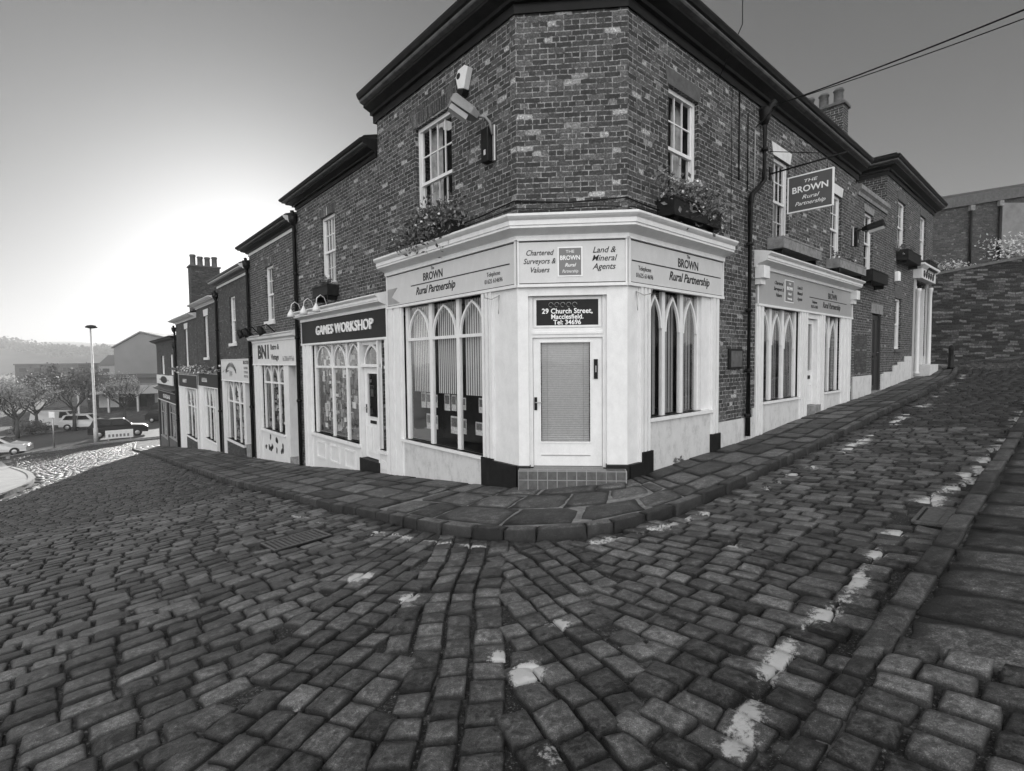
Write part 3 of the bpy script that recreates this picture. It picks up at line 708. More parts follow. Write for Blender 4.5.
# far-left pavement, lit by the sun, its kerb, and the lower road behind the far kerb
lp_out = np.array([(-40, 10), (-42, 20), (-45, 30), (-46, 36)]); lp_in = np.array([(-13.6, 8), (-15.0, 14), (-15.4, 15.5), (-17.0, 18.2), (-18.7, 20.3), (-22, 23.6), (-29.7, 30.8), (-36, 36.5)])
v, f = sheet(lp_in, lp_out, 0, '', ''); npmesh('pavement', v, f, plain('concrete_paving', .25, .85, .25, 3, bumpd=.01), kind='structure')
mb = MB()
def kerbline(mb, P, wd, z0, z1, mat):
    P = smoothline(np.array(P, float), 2)
    for i in range(len(P) - 1):
        a, b = P[i], P[i + 1]; e = (b - a) / np.hypot(*(b - a)); n_ = np.array([-e[1], e[0]]) * wd
        za, zb = gz(*a), gz(*b)
        vs = [(*a, za + z0), (*b, zb + z0), (*(b + n_), zb + z0), (*(a + n_), za + z0), (*a, za + z1), (*b, zb + z1), (*(b + n_), zb + z1), (*(a + n_), za + z1)]
        mb.add(vs, [(0, 1, 2, 3), (4, 5, 6, 7), (0, 1, 5, 4), (1, 2, 6, 5), (2, 3, 7, 6), (3, 0, 4, 7)], mat)
kerbline(mb, lp_in[:-1], .18, -.3, .03, 'stone'); kerbline(mb, FARK[2:], .25, -.3, .05, 'stone'); mb.build('kerb', kind='structure')
v, f = sheet(np.array([(-60, 30), (-38.6, 40.2), (-38.6, 42), (-36.6, 45.6), (-34, 46.6), (-24, 51.2), (-10, 58)]), np.array([(-90, 40), (-72, 60), (-60, 66), (-50, 70), (-40, 74), (-25, 80), (-10, 90)]), -.07, '', '', nrow=12)
npmesh('lower_road', v, f, 'asphalt', kind='structure')
mb = MB(); kerbline(mb, [(-62, 49.5), (-54, 53.5), (-51.5, 55), (-48, 59.5), (-38, 64), (-20, 72)], .25, -.2, .06, 'stone')
mb.build('kerb', kind='structure')

# iron covers
def cover(i, name, label, cat_):
    (cx, cy), e, f, he, hf = COVERS[i]; Fk = Frame((cx, cy), e, f); z = float(gz(cx, cy)) + ROADZ + .01; b = MB()
    def pt(a, o, dz): q = Fk.p(a, o, 0); return (q.x, q.y, float(gz(q.x, q.y)) + ROADZ + .008 + dz)
    def bx(a0, a1, o0, o1, d0, d1, mat): b.add([pt(a0, o0, d0), pt(a1, o0, d0), pt(a1, o1, d0), pt(a0, o1, d0), pt(a0, o0, d1), pt(a1, o0, d1), pt(a1, o1, d1), pt(a0, o1, d1)], [(0, 1, 2, 3), (4, 5, 6, 7), (0, 1, 5, 4), (1, 2, 6, 5), (2, 3, 7, 6), (3, 0, 4, 7)], mat)
    bx(-he, he, -hf, hf, -.05, .0, 'black')
    for a0, a1, o0, o1 in ((-he, he, -hf, -hf + .03), (-he, he, hf - .03, hf), (-he, -he + .03, -hf + .03, hf - .03), (he - .03, he, -hf + .03, hf - .03)): bx(a0, a1, o0, o1, -.02, .012, 'iron')
    n1, n2 = (11, 9) if i == 0 else (2, 2)
    for k in range(n1):
        for l in range(n2):
            a = -he + .05 + (2 * he - .1) * (k + .5) / n1; o = -hf + .05 + (2 * hf - .1) * (l + .5) / n2; ww = (he - .05) / n1 * (.62 if i == 0 else .97); wo = (hf - .05) / n2 * (.62 if i == 0 else .97)
            bx(a - ww, a + ww, o - wo, o + wo, -.001, .009, 'iron')
    ob = b.build(name, base=(cx, cy, z)); setp(ob, label, cat_)
M['iron'] = plain('worn_iron', .16, .4, .4, 30, metal=.5)
cover(0, 'manhole_cover', 'square studded iron manhole cover in the setts of the left street', 'manhole cover')
cover(1, 'manhole_cover', 'plain rectangular iron cover in the setts beside the right kerb', 'manhole cover')
# ------------------------------------------------------------------ cornice helper
def mitre_path(pts_dirs):
    """pts: list of (xy, n1, n2) -> offset direction scaled"""
    P, D = [], []
    for p, n1, n2 in pts_dirs:
        n1 = np.array(n1); n2 = np.array(n2); s = n1 + n2; s = s / (1 + n1 @ n2); P.append(tuple(p)); D.append(tuple(s))
    return P, D
def straight(F, a0, a1): return mitre_path([(F.p(a0, 0, 0)[:2], F.n, F.n), (F.p(a1, 0, 0)[:2], F.n, F.n)])
def corner_path(aL, aR): return mitre_path([(FL.p(aL, 0, 0)[:2], nL, nL), (CL, nL, nC), (CR, nC, nR), (FR.p(aR, 0, 0)[:2], nR, nR)])
def eaves(par, path, zb, zt, mats=('gutter', 'gutterlight'), proj=.4, frieze=None):
    m0, m1 = mats; h = zt - zb; fr = frieze or m0
    prof = [(.01, zb), (.035, zb), (.035, zb + h * .28), (.10, zb + h * .28), (.10, zb + h * .40), (proj * .62, zb + h * .52), (proj * .62, zb + h * .62), (proj * .80, zb + h * .66), (proj * .84, zb + h * .70), (proj * .84, zb + h * .76),
            (proj * .93, zb + h * .80), (proj, zb + h * .92), (proj, zt), (proj - .03, zt), (-.35, zt + .12), (-.35, zb)]
    mats_ = [fr, fr, m0, m0, m0, m0, m1, m1, m1, m0, m0, m0, m0, 'slate', m0]
    b = MB(); b.profile(path[0], path[1], prof, mats_); return b.build('eaves', par)
def cornice(par, path, zb, zt, proj=.28, mat='white', name='cornice'):
    h = zt - zb
    prof = [(.0, zb), (.05, zb), (.05, zb + h * .18), (.09, zb + h * .24), (proj * .6, zb + h * .34), (proj * .75, zb + h * .40), (proj * .75, zb + h * .50), (proj * .8, zb + h * .52), (proj * .8, zb + h * .72), (proj * .92, zb + h * .80), (proj, zb + h * .88), (proj, zb + h * .96), (proj - .02, zt), (.0, zt + .07)]
    mats_ = [mat] * 12 + ['lead']
    b = MB(); b.profile(path[0], path[1], prof, mats_); return b.build(name, par)
def roof(par, foot, z, rise=1.3, mat='slate'):
    c = sum((Vector(p) for p in foot), Vector((0, 0))) / len(foot); b = MB()
    vs = [(p[0], p[1], z) for p in foot] + [(c.x, c.y, z + rise)]; n = len(foot)
    b.add(vs, [(i, (i + 1) % n, n) for i in range(n)], mat); return b.build('roof', par)
def pilaster(b, F, a0, a1, zb, zt, mat='white', o=.05, strips=2, cap=True):
    b.box(F, a0, a1, -.02, o * .5, zb, zt, mat)
    wd = (a1 - a0); k = strips
    for i in range(k): c = a0 + wd * (i + .5) / k; b.box(F, c - wd / k * .30, c + wd / k * .30, o * .5, o, zb, zt, mat)
def door(par, F, a0, a1, z0, z1, rd, glass=None, panels=(), mat='white', fw=.07, handle=None, plate=None, label=None, blind=False, name='door'):
    b = MB(); t0, t1 = rd - .04, rd
    if glass:
        g0, g1, gz0, gz1 = glass
        b.box(F, a0, g0, t0, t1, z0, z1, mat); b.box(F, g1, a1, t0, t1, z0, z1, mat); b.box(F, g0, g1, t0, t1, z0, gz0, mat); b.box(F, g0, g1, t0, t1, gz1, z1, mat)
        for (x0, x1, y0, y1) in ((g0 - .02, g0, gz0, gz1), (g1, g1 + .02, gz0, gz1), (g0 - .02, g1 + .02, gz0 - .02, gz0), (g0 - .02, g1 + .02, gz1, gz1 + .02)): b.box(F, x0, x1, t1, t1 + .012, y0, y1, mat)
    else: b.box(F, a0, a1, t0, t1, z0, z1, mat)
    for x0, x1, y0, y1 in panels:
        for (p0, p1, q0, q1) in ((x0, x1, y0, y0 + .02), (x0, x1, y1 - .02, y1), (x0, x0 + .02, y0 + .02, y1 - .02), (x1 - .02, x1, y0 + .02, y1 - .02)): b.box(F, p0, p1, t1, t1 + .014, q0, q1, mat)
        b.box(F, x0 + .045, x1 - .045, t1, t1 + .01, y0 + .045, y1 - .045, mat)
    d = b.build(name, par, label)
    if glass:
        g0, g1, gz0, gz1 = glass; m = MB(); m.add([F.p(g0, rd - .02, gz0), F.p(g1, rd - .02, gz0), F.p(g1, rd - .02, gz1), F.p(g0, rd - .02, gz1)], [(0, 1, 2, 3)], 'glass'); m.build('pane', d)
        m = MB()
        if blind:
            n_ = int((gz1 - gz0) / .028)
            for i in range(n_):
                y = gz0 + (gz1 - gz0) * i / n_; m.add([F.p(g0 + .01, rd - .075, y), F.p(g1 - .01, rd - .075, y), F.p(g1 - .01, rd - .06, y + .0265), F.p(g0 + .01, rd - .06, y + .0265)], [(0, 1, 2, 3)], 'blind')
            for c in (g0 + .1, g1 - .1): m.box(F, c - .002, c + .002, rd - .058, rd - .054, gz0, gz1, 'grey')
            m.build('blind', d)
        else:
            m.add([F.p(a0, rd - .5, z0), F.p(a1, rd - .5, z0), F.p(a1, rd - .5, z1), F.p(a0, rd - .5, z1)], [(0, 1, 2, 3)], 'interior'); m.build('dark_room', d)
    if handle:
        x, y = handle; m = MB(); m.box(F, x - .022, x + .022, t1, t1 + .012, y - .10, y + .10, 'black')
        m.tube([F.p(x, t1 + .01, y + .02), F.p(x, t1 + .05, y + .02), F.p(x + (.10 if x < (a0 + a1) / 2 else -.10) * (1), t1 + .05, y + .02)], .009, 'metal', 8); m.build('handle', d)
    if plate: x0, x1, y0, y1 = plate; m = MB(); m.box(F, x0, x1, t1 + .001, t1 + .015, y0, y1, 'black'); m.build('letter_plate', d)
    return d
def gl(F, dz=-.3): return lambda a: float(gz(*F.p(a, 0, 0)[:2])) + dz
def foliage(c, ext, n, size, mat, parent, name='foliage', seed=0, flowers=None, fm='petal', clumps=None, hang=0, F=None):
    r_ = np.random.default_rng(seed); k = clumps or max(4, n // 60)
    cc = r_.normal(0, .42, (k, 3)); cc = np.clip(cc, -1, 1); idx = r_.integers(0, k, n); P = cc[idx] + r_.normal(0, .26, (n, 3))
    P = P * np.array(ext) 
    P[:, 2] -= hang * np.abs(r_.random(n)) ** 2
    if F is not None: P = np.array([[*(F.u * p[0] + F.n * p[1]), p[2]] for p in P])
    P = P + np.array(c)
    d = r_.normal(0, 1, (n, 3)); d /= np.linalg.norm(d, axis=1)[:, None]; e = r_.normal(0, 1, (n, 3)); e = np.cross(d, e); e /= np.linalg.norm(e, axis=1)[:, None] + 1e-9
    s = size * r_.uniform(.5, 1.3, (n, 1)); V = np.stack([P - d * s, P + e * s * .45, P + d * s, P - e * s * .45 + np.cross(d, e) * s * .25], 1).reshape(-1, 3)
    F_ = np.arange(n * 4).reshape(-1, 4)
    ob = npmesh(name, V, F_, mat, smooth=False, parent=parent)
    if flowers:
        n2 = flowers; P2 = P[r_.integers(0, n, n2)] + r_.normal(0, size * .8, (n2, 3)); V = []; 
        for p in P2:
            a = r_.normal(0, 1, 3); a /= np.linalg.norm(a); b = np.cross(a, r_.normal(0, 1, 3)); b /= np.linalg.norm(b); s = size * .6
            V += [p - a * s, p + b * s, p + a * s, p - b * s]
        npmesh('blossom', np.array(V), np.arange(n2 * 4).reshape(-1, 4), fm, smooth=False, parent=parent)
    return ob

def scrawl(F, a, o, z, wd, hh, mat, par, seed, rot=0.0):
    """worn painted letters that cannot be read any more: short upright strokes and bowls"""
    r_ = random.Random(seed); m = MB(); n_ = max(3, int(wd / (hh * .8)))
    for i in range(n_):
        c = a + wd / 2 - wd * (i + .5) / n_; w_ = wd / n_ * .32; k = r_.randint(0, 3)
        m.box(F, c + w_ * .6, c + w_, o, o + .006, z - hh / 2, z + hh / 2, mat)
        if k in (0, 2): m.box(F, c - w_, c + w_ * .6, o, o + .006, z + hh * .34, z + hh / 2, mat)
        if k in (0, 1): m.box(F, c - w_, c + w_ * .6, o, o + .006, z - hh * .08, z + hh * .08, mat)
        if k in (1, 3): m.box(F, c - w_, c - w_ * .6, o, o + .006, z - hh / 2, z + hh * (.5 if k == 3 else -.08), mat)
        if k in (2, 3): m.box(F, c - w_ * .6, c + w_ * .6, o, o + .006, z - hh / 2, z - hh * .34, mat)
    return m.build('lettering', par)
# ================================================================== CORNER BUILDING
base = Vector((CL[0] + .6, CL[1] + 2, -2.0))
cb = empty('corner_building', base, 'tall dark brick corner building with canted white shopfront and deep black eaves', 'building')
ZW = 5.10; aLend, aRend = 4.5, 11.15
w = MB()
wall(w, FL, 0, aLend, 1.9, ZW, [(1.70, 2.93, 2.35, 4.42)], 'brick')
wall(w, FC, 0, 1.63289, 1.9, ZW, [], 'brick')
wall(w, FR, 0, aRend, -3, ZW, [(0, 2.86, -3.1, 1.9), (1.12, 2.08, 2.55, 4.40), (5.30, 6.20, 2.55, 4.33), (9.0, 9.92, 2.55, 4.33), (4.48, 10.93, -3.1, 1.9)], 'brick')
wall(w, FL, 4.18, aLend, 1.2, 1.9, [], 'brick')
back = [FL.p(aLend, 0, 0), FL.p(aLend, -8, 0), FR.p(aRend, -8, 0), FR.p(aRend, 0, 0)]
for i in range(3):
    p, q = back[i], back[i + 1]; w.add([(p.x, p.y, -3), (q.x, q.y, -3), (q.x, q.y, ZW + .3), (p.x, p.y, ZW + .3)], [(0, 1, 2, 3)], 'brick')
w.build('wall', cb)
# projecting brick quoins at the two angles
q_ = MB()
q_.profile(*mitre_path([(CL + uL * .12, nL, nL), (CL, nL, nC), (CL + uC * .045, nC, nC)]), [(0.002, 2.2), (.010, 2.2), (.010, ZW), (.002, ZW)], 'brick')
q_.profile(*mitre_path([(CR - uC * .13, nC, nC), (CR, nC, nR), (CR + uR * .03, nR, nR)]), [(0.002, 2.2), (.010, 2.2), (.010, ZW), (.002, ZW)], 'brick'); split_build(q_, 'quoin', cb)
eaves(cb, corner_path(4.62, 11.3), ZW, 5.61, proj=.40)
roof(cb, [FL.p(4.6, .3, 0)[:2], FC.p(0, .36, 0)[:2], FC.p(1.63, .36, 0)[:2], FR.p(11.4, .3, 0)[:2], FR.p(11.4, -8, 0)[:2], FL.p(4.6, -8, 0)[:2]], 5.69, 1.7)
sash(cb, FL, 1.70, 2.93, 2.35, 4.42, 4, 2, lintel=None, label='tall sash window above a planter on the left front')
h_ = MB(); h_.prism(FL, [(1.62, 4.425)] + [(1.62 + 1.39 * i / 8, 4.425 + .05 * math.sin(math.pi * i / 8)) for i in range(1, 8)] + [(3.01, 4.425), (3.16, 4.78), (1.47, 4.78)], -.05, .006, 'brickhead'); h_.build('lintel', cb)
sash(cb, FR, 1.12, 2.08, 2.55, 4.40, 3, 2, lh=.26, lintel='stonedark')
sash(cb, FR, 5.30, 6.20, 2.55, 4.33, 3, 2, lh=.26, lintel='lintelwhite', sill='lintelwhite')
sash(cb, FR, 9.00, 9.92, 2.55, 4.33, 3, 2, lh=.26, lintel='lintelwhite', sill='lintelwhite')
# --- canted shopfront
sf = MB()
Z0 = -3.0
# left front
pilaster(sf, FL, 3.56, 4.16, gl(FL), 1.09, strips=2)
sf.box(FL, 4.13, 4.18, -.3, .06, gl(FL), 1.09, 'white')
pilaster(sf, FL, .58, .88, gl(FL), 1.09, strips=3)
sf.box(FL, -.005, .58, -.2, .012, gl(FL), 1.09, 'white')
sf.box(FL, .88, 3.56, -.05, .02, gl(FL), -1.65, 'render')
sf.box(FL, .80, 3.64, -.1, .07, -1.65, -1.60, 'white')
# front
sf.box(FC, -.005, .155, -.3, .012, gl(FC), 1.09, 'white'); sf.box(FC, 1.335, 1.638, -.3, .012, gl(FC), 1.09, 'white')
sf.box(FC, .155, 1.335, -.3, .004, .965, 1.09, 'white')
for x0, x1 in ((.155, .215), (1.275, 1.335)): sf.box(FC, x0, x1, -.16, -.06, -1.66, .965, 'white')
sf.box(FC, .215, 1.275, -.16, -.06, .335, .46, 'white'); sf.box(FC, .215, 1.275, -.15, -.045, .385, .42, 'white')
# right front
sf.box(FR, -.005, .28, -.2, .012, gl(FR), 1.09, 'white'); pilaster(sf, FR, .28, .58, gl(FR), 1.09, strips=3)
sf.box(FR, .58, 2.56, -.05, .02, gl(FR), -.99, 'render'); sf.box(FR, .58, 2.60, -.1, .07, -1.0, -.945, 'white')
sf.box(FR, 2.24, 2.56, -.12, .0, -.94, 1.09, 'white')
pilaster(sf, FR, 2.56, 2.84, gl(FR), 1.09, strips=2)
shop = sf.build('shopfront', cb, 'cream painted canted shopfront with pointed arched windows')
# black plinths
pl = MB()
for F_, a0, a1, z1 in ((FL, .0, .60, -1.63), (FL, .60, .89, -1.60), (FR, .0, .32, -1.60), (FR, .32, .61, -1.45), (FR, 2.54, 2.86, -1.40)):
    pl.box(F_, a0, a1, .01, .075, gl(F_), z1, 'plinth')
pl.box(FC, -.03, .17, -.1, .075, gl(FC), -1.63, 'plinth'); pl.box(FC, 1.32, 1.66, -.1, .075, gl(FC), -1.60, 'plinth'); split_build(pl, 'plinth', shop)
# tiled step
st = MB(); zt_ = -1.65
st.box(FC, .0, 1.60, .078, .27, gl(FC), zt_ - .004, 'grout'); st.box(FC, .22, 1.27, -.14, .078, gl(FC), zt_ - .005, 'grout')
nt_ = 11
for i in range(nt_):
    a0 = .008 + 1.585 * i / nt_; a1 = a0 + 1.585 / nt_ - .012
    st.box(FC, a0, a1, .27, .274, zt_ - .135, zt_ - .012, 'tile'); st.box(FC, a0, a1, .27, .274, zt_ - .32, zt_ - .147, 'tile')
    st.box(FC, a0, a1, .085, .265, zt_ - .003, zt_, 'tile')
for i in range(7): a0 = .225 + 1.04 * i / 7; st.box(FC, a0, a0 + 1.04 / 7 - .012, -.13, .073, zt_ - .003, zt_, 'tile')
st.build('tiled_step', shop)
door(shop, FC, .22, 1.27, -1.645, .33, -.09, glass=(.335, 1.09, -1.27, .26), panels=(), handle=(.255, -.68), blind=True, label='white front door with glazed upper panel and blind', name='shop_door')
m = MB(); m.box(FC, 1.145, 1.205, -.089, -.07, -.30, .0, 'black'); m.box(FC, 1.165, 1.185, -.07, -.062, -.2, -.1, 'grey'); m.build('key_panel', shop)
m = MB(); m.box(FC, .335, 1.09, -.088, -.078, -1.485, -1.475, 'grey'); m.build('rail_moulding', shop)
# light over the door with the address
m = MB(); m.box(FC, .215, 1.275, -.15, -.09, .46, .965, 'white'); 
for x0, x1, y0, y1 in ((.235, .275, .49, .94), (1.215, 1.255, .49, .94), (.275, 1.215, .49, .52), (.275, 1.215, .91, .94)): m.box(FC, x0, x1, -.09, -.07, y0, y1, 'white')
m.box(FC, .275, 1.215, -.09, -.083, .52, .91, 'signdark'); ft = m.build('address_panel', shop)
for tx, zz, sz in (('29 Church Street,', .735, .108), ('Macclesfield.', .65, .10), ('Tel: 34696', .565, .10)): text(FC, .745, -.083, zz, tx, sz, 'inkwhite', ft, bold=.002, sx=.98)
m = MB(); random.seed(3)
for k in range(5): c = .5 + k * .09; m.tube([FC.p(c + .035 * math.cos(t), -.078, .835 + .035 * math.sin(t)) for t in np.linspace(0, 5, 9)], .004, 'metal', 5)
m.build('lettering', ft)
# windows
shop_window(shop, FL, [(.90, 1.65), (1.75, 2.55), (2.66, 3.46)], -1.60, .43, 1.04, 1.09, (.88, 3.56), blind=(-.62, 1.08, .065), rd=-.08, label='three arched lights with grey blinds half down')
shop_window(shop, FR, [(.63, 1.06), (1.15, 1.62), (1.72, 2.20)], -.945, None, 1.03, 1.09, (.58, 2.24), blind=(-.93, 1.08, .09), rd=-.08, label='three narrow pointed lights with vertical blinds')
r9 = random.Random(12); pd = MB()
for (p0, p1) in ((.95, 1.62), (1.78, 2.5), (2.72, 3.4)):
    for row, zz in enumerate((-.80, -1.22)):
        a = p0 + r9.uniform(.02, .1)
        while a < p1 - .16:
            w1_ = r9.uniform(.16, .24); h1_ = r9.uniform(.22, .34); pd.box(FL, a, a + w1_, -.30, -.295, zz - h1_ / 2, zz + h1_ / 2, 'paper'); pd.box(FL, a + .025, a + w1_ - .025, -.294, -.290, zz - h1_ * .1, zz + h1_ * .4, 'paperdark'); a += w1_ + r9.uniform(.03, .08)
split_build(pd, 'notice_card', shop)
m = MB()
for F_, a0, a1, z0, z1 in ((FL, .9, 3.5, -1.9, 1.1), (FR, .6, 2.3, -1.2, 1.1)):
    m.box(F_, a0 - .05, a1 + .05, -.95, -.9, z0, z1, 'interior'); m.box(F_, a0 - .09, a0 - .05, -.95, -.14, z0, z1, 'interior'); m.box(F_, a1 + .05, a1 + .09, -.95, -.14, z0, z1, 'interior'); m.box(F_, a0 - .05, a1 + .05, -.9, -.12, z0, z0 + .25, 'darkwood')
m.build('dark_room', shop)
# fascia boards
def fascia(par, F, a0, a1, z0, z1, mat, o=.03, rim='white', th=.02, name='fascia_sign', label=None, line=True):
    b = MB(); b.box(F, a0, a1, -.02, o, z0, z1, mat)
    r_ = .025
    for x0, x1, y0, y1 in ((a0, a1, z0 - .045, z0), (a0, a1, z1, z1 + .02)): b.box(F, x0, x1, -.02, o + th + .015, y0, y1, rim)
    for x0, x1 in ((a0, a0 + r_), (a1 - r_, a1)): b.box(F, x0, x1, o, o + th, z0, z1, rim)
    if line:
        for y in (z0 + .012, z1 - .012): b.box(F, a0 + r_, a1 - r_, o, o + .004, y - .006, y + .006, 'ink')
    return b.build(name, par, label)
fsL = fascia(shop, FL, .0, 4.16, 1.135, 1.78, 'sign', label='pale fascia board of the left front')
fsC = fascia(shop, FC, .0, 1.633, 1.135, 1.78, 'sign'); fsR = fascia(shop, FR, .0, 2.98, 1.135, 1.78, 'sign')
# lettering: serif faces are imitated with heavy caps plus slab feet
def serif(F, a, o, z, s_, size, mat, par, sx=.72, bold=.004, shear=0.0):
    first = text(F, a, o, z, s_, size, mat, None, bold=bold, sx=sx, shear=shear)
    r_ = Vector((-F.n[1], F.n[0], 0)); P = F.p(a, o, z)
    return merge([first])
def panel_brown(F, c, w2, z0, z1, o, par, small=False):
    b = MB(); b.box(F, c - w2, c + w2, o, o + .008, z0, z1, 'inkwhite'); b.box(F, c - w2 + .02, c + w2 - .02, o + .008, o + .012, z0 + .02, z1 - .02, 'grey2'); hh = z1 - z0
    pts = [b]
    pts.append(text(F, c, o + .012, z0 + hh * .83, 'THE', hh * .14, 'inkwhite', None, sx=1.15)); 
    pts.append(text(F, c, o + .012, z0 + hh * .62, 'BROWN', hh * .21, 'inkwhite', None, sx=.86, bold=.002))
    pts.append(text(F, c, o + .012, z0 + hh * .38, 'Rural', hh * .17, 'inkwhite', None, shear=.3, bold=.001)); pts.append(text(F, c, o + .012, z0 + hh * .17, 'Partnership', hh * .15, 'inkwhite', None, shear=.3, sx=.78))
    return merge(pts).build('emblem', par)
M['grey2'] = plain('emblem_grey', .16, .4, .05)
zc = 1.135
# front fascia
panel_brown(FC, .79, .185, 1.24, 1.68, .03, fsC)
for tx, zz in (('Chartered', 1.60), ('Surveyors &', 1.475), ('Valuers', 1.345)): text(FC, .33, .03, zz, tx, .115, 'ink', fsC, shear=.3, sx=.85, bold=.001)
for tx, zz in (('Land &', 1.62), ('Mineral', 1.50), ('Agents', 1.375)): text(FC, 1.29, .03, zz, tx, .125, 'ink', fsC, shear=.3, sx=.95, bold=.001)
def brown_line(F, par, ca, cb_, lo, hi, tel, dirn, zmid=1.47, s=1.0, o=.03):
    """ca centre of BROWN, cb_ centre of Rural Partnership, line from lo to hi, tel centre"""
    text(F, ca, o, zmid + .245 * s, 'The', .085 * s, 'ink', par, sx=.8); text(F, ca, o, zmid + .11 * s, 'BROWN', .20 * s, 'ink', par, sx=.9, bold=.004)
    m = MB(); m.box(F, lo, hi, o, o + .005, zmid - .009 * s, zmid + .009 * s, 'ink'); m.build('rule', par)
    text(F, cb_, o, zmid - .13 * s, 'Rural Partnership', .20 * s, 'ink', par, shear=.32, bold=.004, sx=.95)
    text(F, tel, o, zmid - .10 * s, 'Telephone', .10 * s, 'ink', par, sx=.8); text(F, tel, o, zmid - .21 * s, '01625 614696', .10 * s, 'ink', par, sx=.8)
brown_line(FL, fsL, 2.35, 2.30, .15, 3.15, .55, 1)
brown_line(FR, fsR, 1.72, 1.78, .08, 2.88, .42, 1)
# corner arrow on the left board
m = MB(); m.prism(FL, [(3.6, 1.18), (4.12, 1.18), (4.12, 1.5), (3.7, 1.5), (3.95, 1.33)], .03, .034, 'grey'); m.build('corner_patch', fsL)
cornice(shop, corner_path(4.22, 3.02), 1.80, 2.13, proj=.30)
# wires and debris line on top of the cornice
m = MB()
m.tube([FL.p(4.1, .03, 2.34), FL.p(2.4, .04, 2.30), FL.p(.9, .04, 2.33), FL.p(.02, .05, 2.38), FC.p(.8, .04, 2.33), FC.p(1.62, .05, 2.37), FR.p(.5, .05, 2.33), FR.p(2.9, .04, 2.30)], .012, 'black', 6)
m.tube([FL.p(4.0, .03, 2.2), FL.p(2.0, .05, 2.24), FL.p(.02, .06, 2.27), FC.p(.5, .07, 2.235), FC.p(1.2, .06, 2.26), FR.p(.1, .07, 2.25), FR.p(2.9, .04, 2.22)], .008, 'black', 6)
m.build('cable', cb)
# hooks for hanging baskets on the pilasters
for F_, a in ((FL, .42), (FR, .20)):
    m = MB(); m.tube([F_.p(a, .02, 1.02), F_.p(a, .06, 1.0), F_.p(a + .1, .10, .96), F_.p(a + .14, .2, .98), F_.p(a + .1, .24, 1.03)], .008, 'metal', 6)
    m.tube([F_.p(a, .03, 1.0), F_.p(a - .06, .08, .88), F_.p(a - .10, .12, .72)], .007, 'metal', 6); ob = m.build('basket_hook', shop)
# second shopfront, right street
s2 = MB()
pilaster(s2, FR, 4.50, 4.83, gl(FR), 1.07, strips=2); pilaster(s2, FR, 6.92, 7.42, gl(FR), 1.07, strips=3); pilaster(s2, FR, 8.28, 8.66, gl(FR), 1.07, strips=2); pilaster(s2, FR, 10.0, 10.9, gl(FR), 1.07, strips=3)
s2.box(FR, 4.83, 6.92, -.05, .02, gl(FR), -1.0, 'render'); s2.box(FR, 4.83, 6.94, -.1, .07, -1.0, -.95, 'white'); s2.box(FR, 8.66, 10.0, -.05, .02, gl(FR), -.98, 'render'); s2.box(FR, 8.66, 10.02, -.1, .07, -.98, -.93, 'white')
s2.box(FR, 7.42, 8.28, -.2, .0, .95, 1.07, 'white'); s2.box(FR, 7.42, 7.50, -.2, .0, gl(FR), .95, 'white'); s2.box(FR, 8.20, 8.28, -.2, .0, gl(FR), .95, 'white')
s2.box(FR, 7.42, 8.28, -.25, .08, gl(FR), -1.22, 'stone')
sh2 = s2.build('shopfront', cb, 'smaller white shopfront further up the right street')
shop_window(sh2, FR, [(4.87, 5.36), (5.48, 6.06), (6.18, 6.82)], -.95, None, .99, 1.07, (4.83, 6.92), blind=(-.94, 1.06, .09), rd=-.08); shop_window(sh2, FR, [(8.70, 9.22), (9.32, 9.92)], -.93, None, .99, 1.07, (8.66, 10.0), blind=(-.92, 1.06, .09), rd=-.08)
door(sh2, FR, 7.50, 8.20, -1.21, .94, -.1, glass=(7.62, 8.08, -.35, .82), panels=[(7.62, 8.08, -1.1, -.7)], plate=(7.72, 7.98, -.56, -.47), name='shop_door')
m = MB(); m.box(FR, 4.9, 10.0, -.8, -.75, -1.5, 1.1, 'interior'); m.build('dark_room', sh2)
f2 = fascia(sh2, FR, 4.50, 10.95, 1.115, 1.83, 'sign2', line=False)
panel_brown(FR, 6.20, .26, 1.24, 1.74, .03, f2)
for tx, zz in (('Chartered', 1.62), ('Surveyors &', 1.49), ('Valuers', 1.36)): text(FR, 5.6, .03, zz, tx, .11, 'ink', f2, shear=.3, bold=.002)
for tx, zz in (('Land &', 1.62), ('Mineral', 1.49), ('Agents', 1.36)): text(FR, 6.85, .03, zz, tx, .11, 'ink', f2, shear=.3, bold=.002)
brown_line(FR, f2, 9.2, 9.15, 7.5, 10.4, 7.85, 1, zmid=1.46, s=1.05)
cornice(sh2, straight(FR, 4.40, 11.0), 1.85, 2.13, proj=.34)
for a in (4.42, 10.75): m = MB(); m.bbox(FR, a, a + .28, .0, .20, 1.62, 1.87, 'white'); m.box(FR, a + .03, a + .25, .0, .12, 1.50, 1.62, 'white'); m.build('corbel', sh2)
# white plinths between the fronts
m = MB(); m.box(FR, 2.86, 4.36, -.05, .03, gl(FR), -1.22, 'render'); m.box(FR, 4.36, 4.50, -.05, .03, gl(FR), -1.05, 'render'); split_build(m, 'plinth', cb)
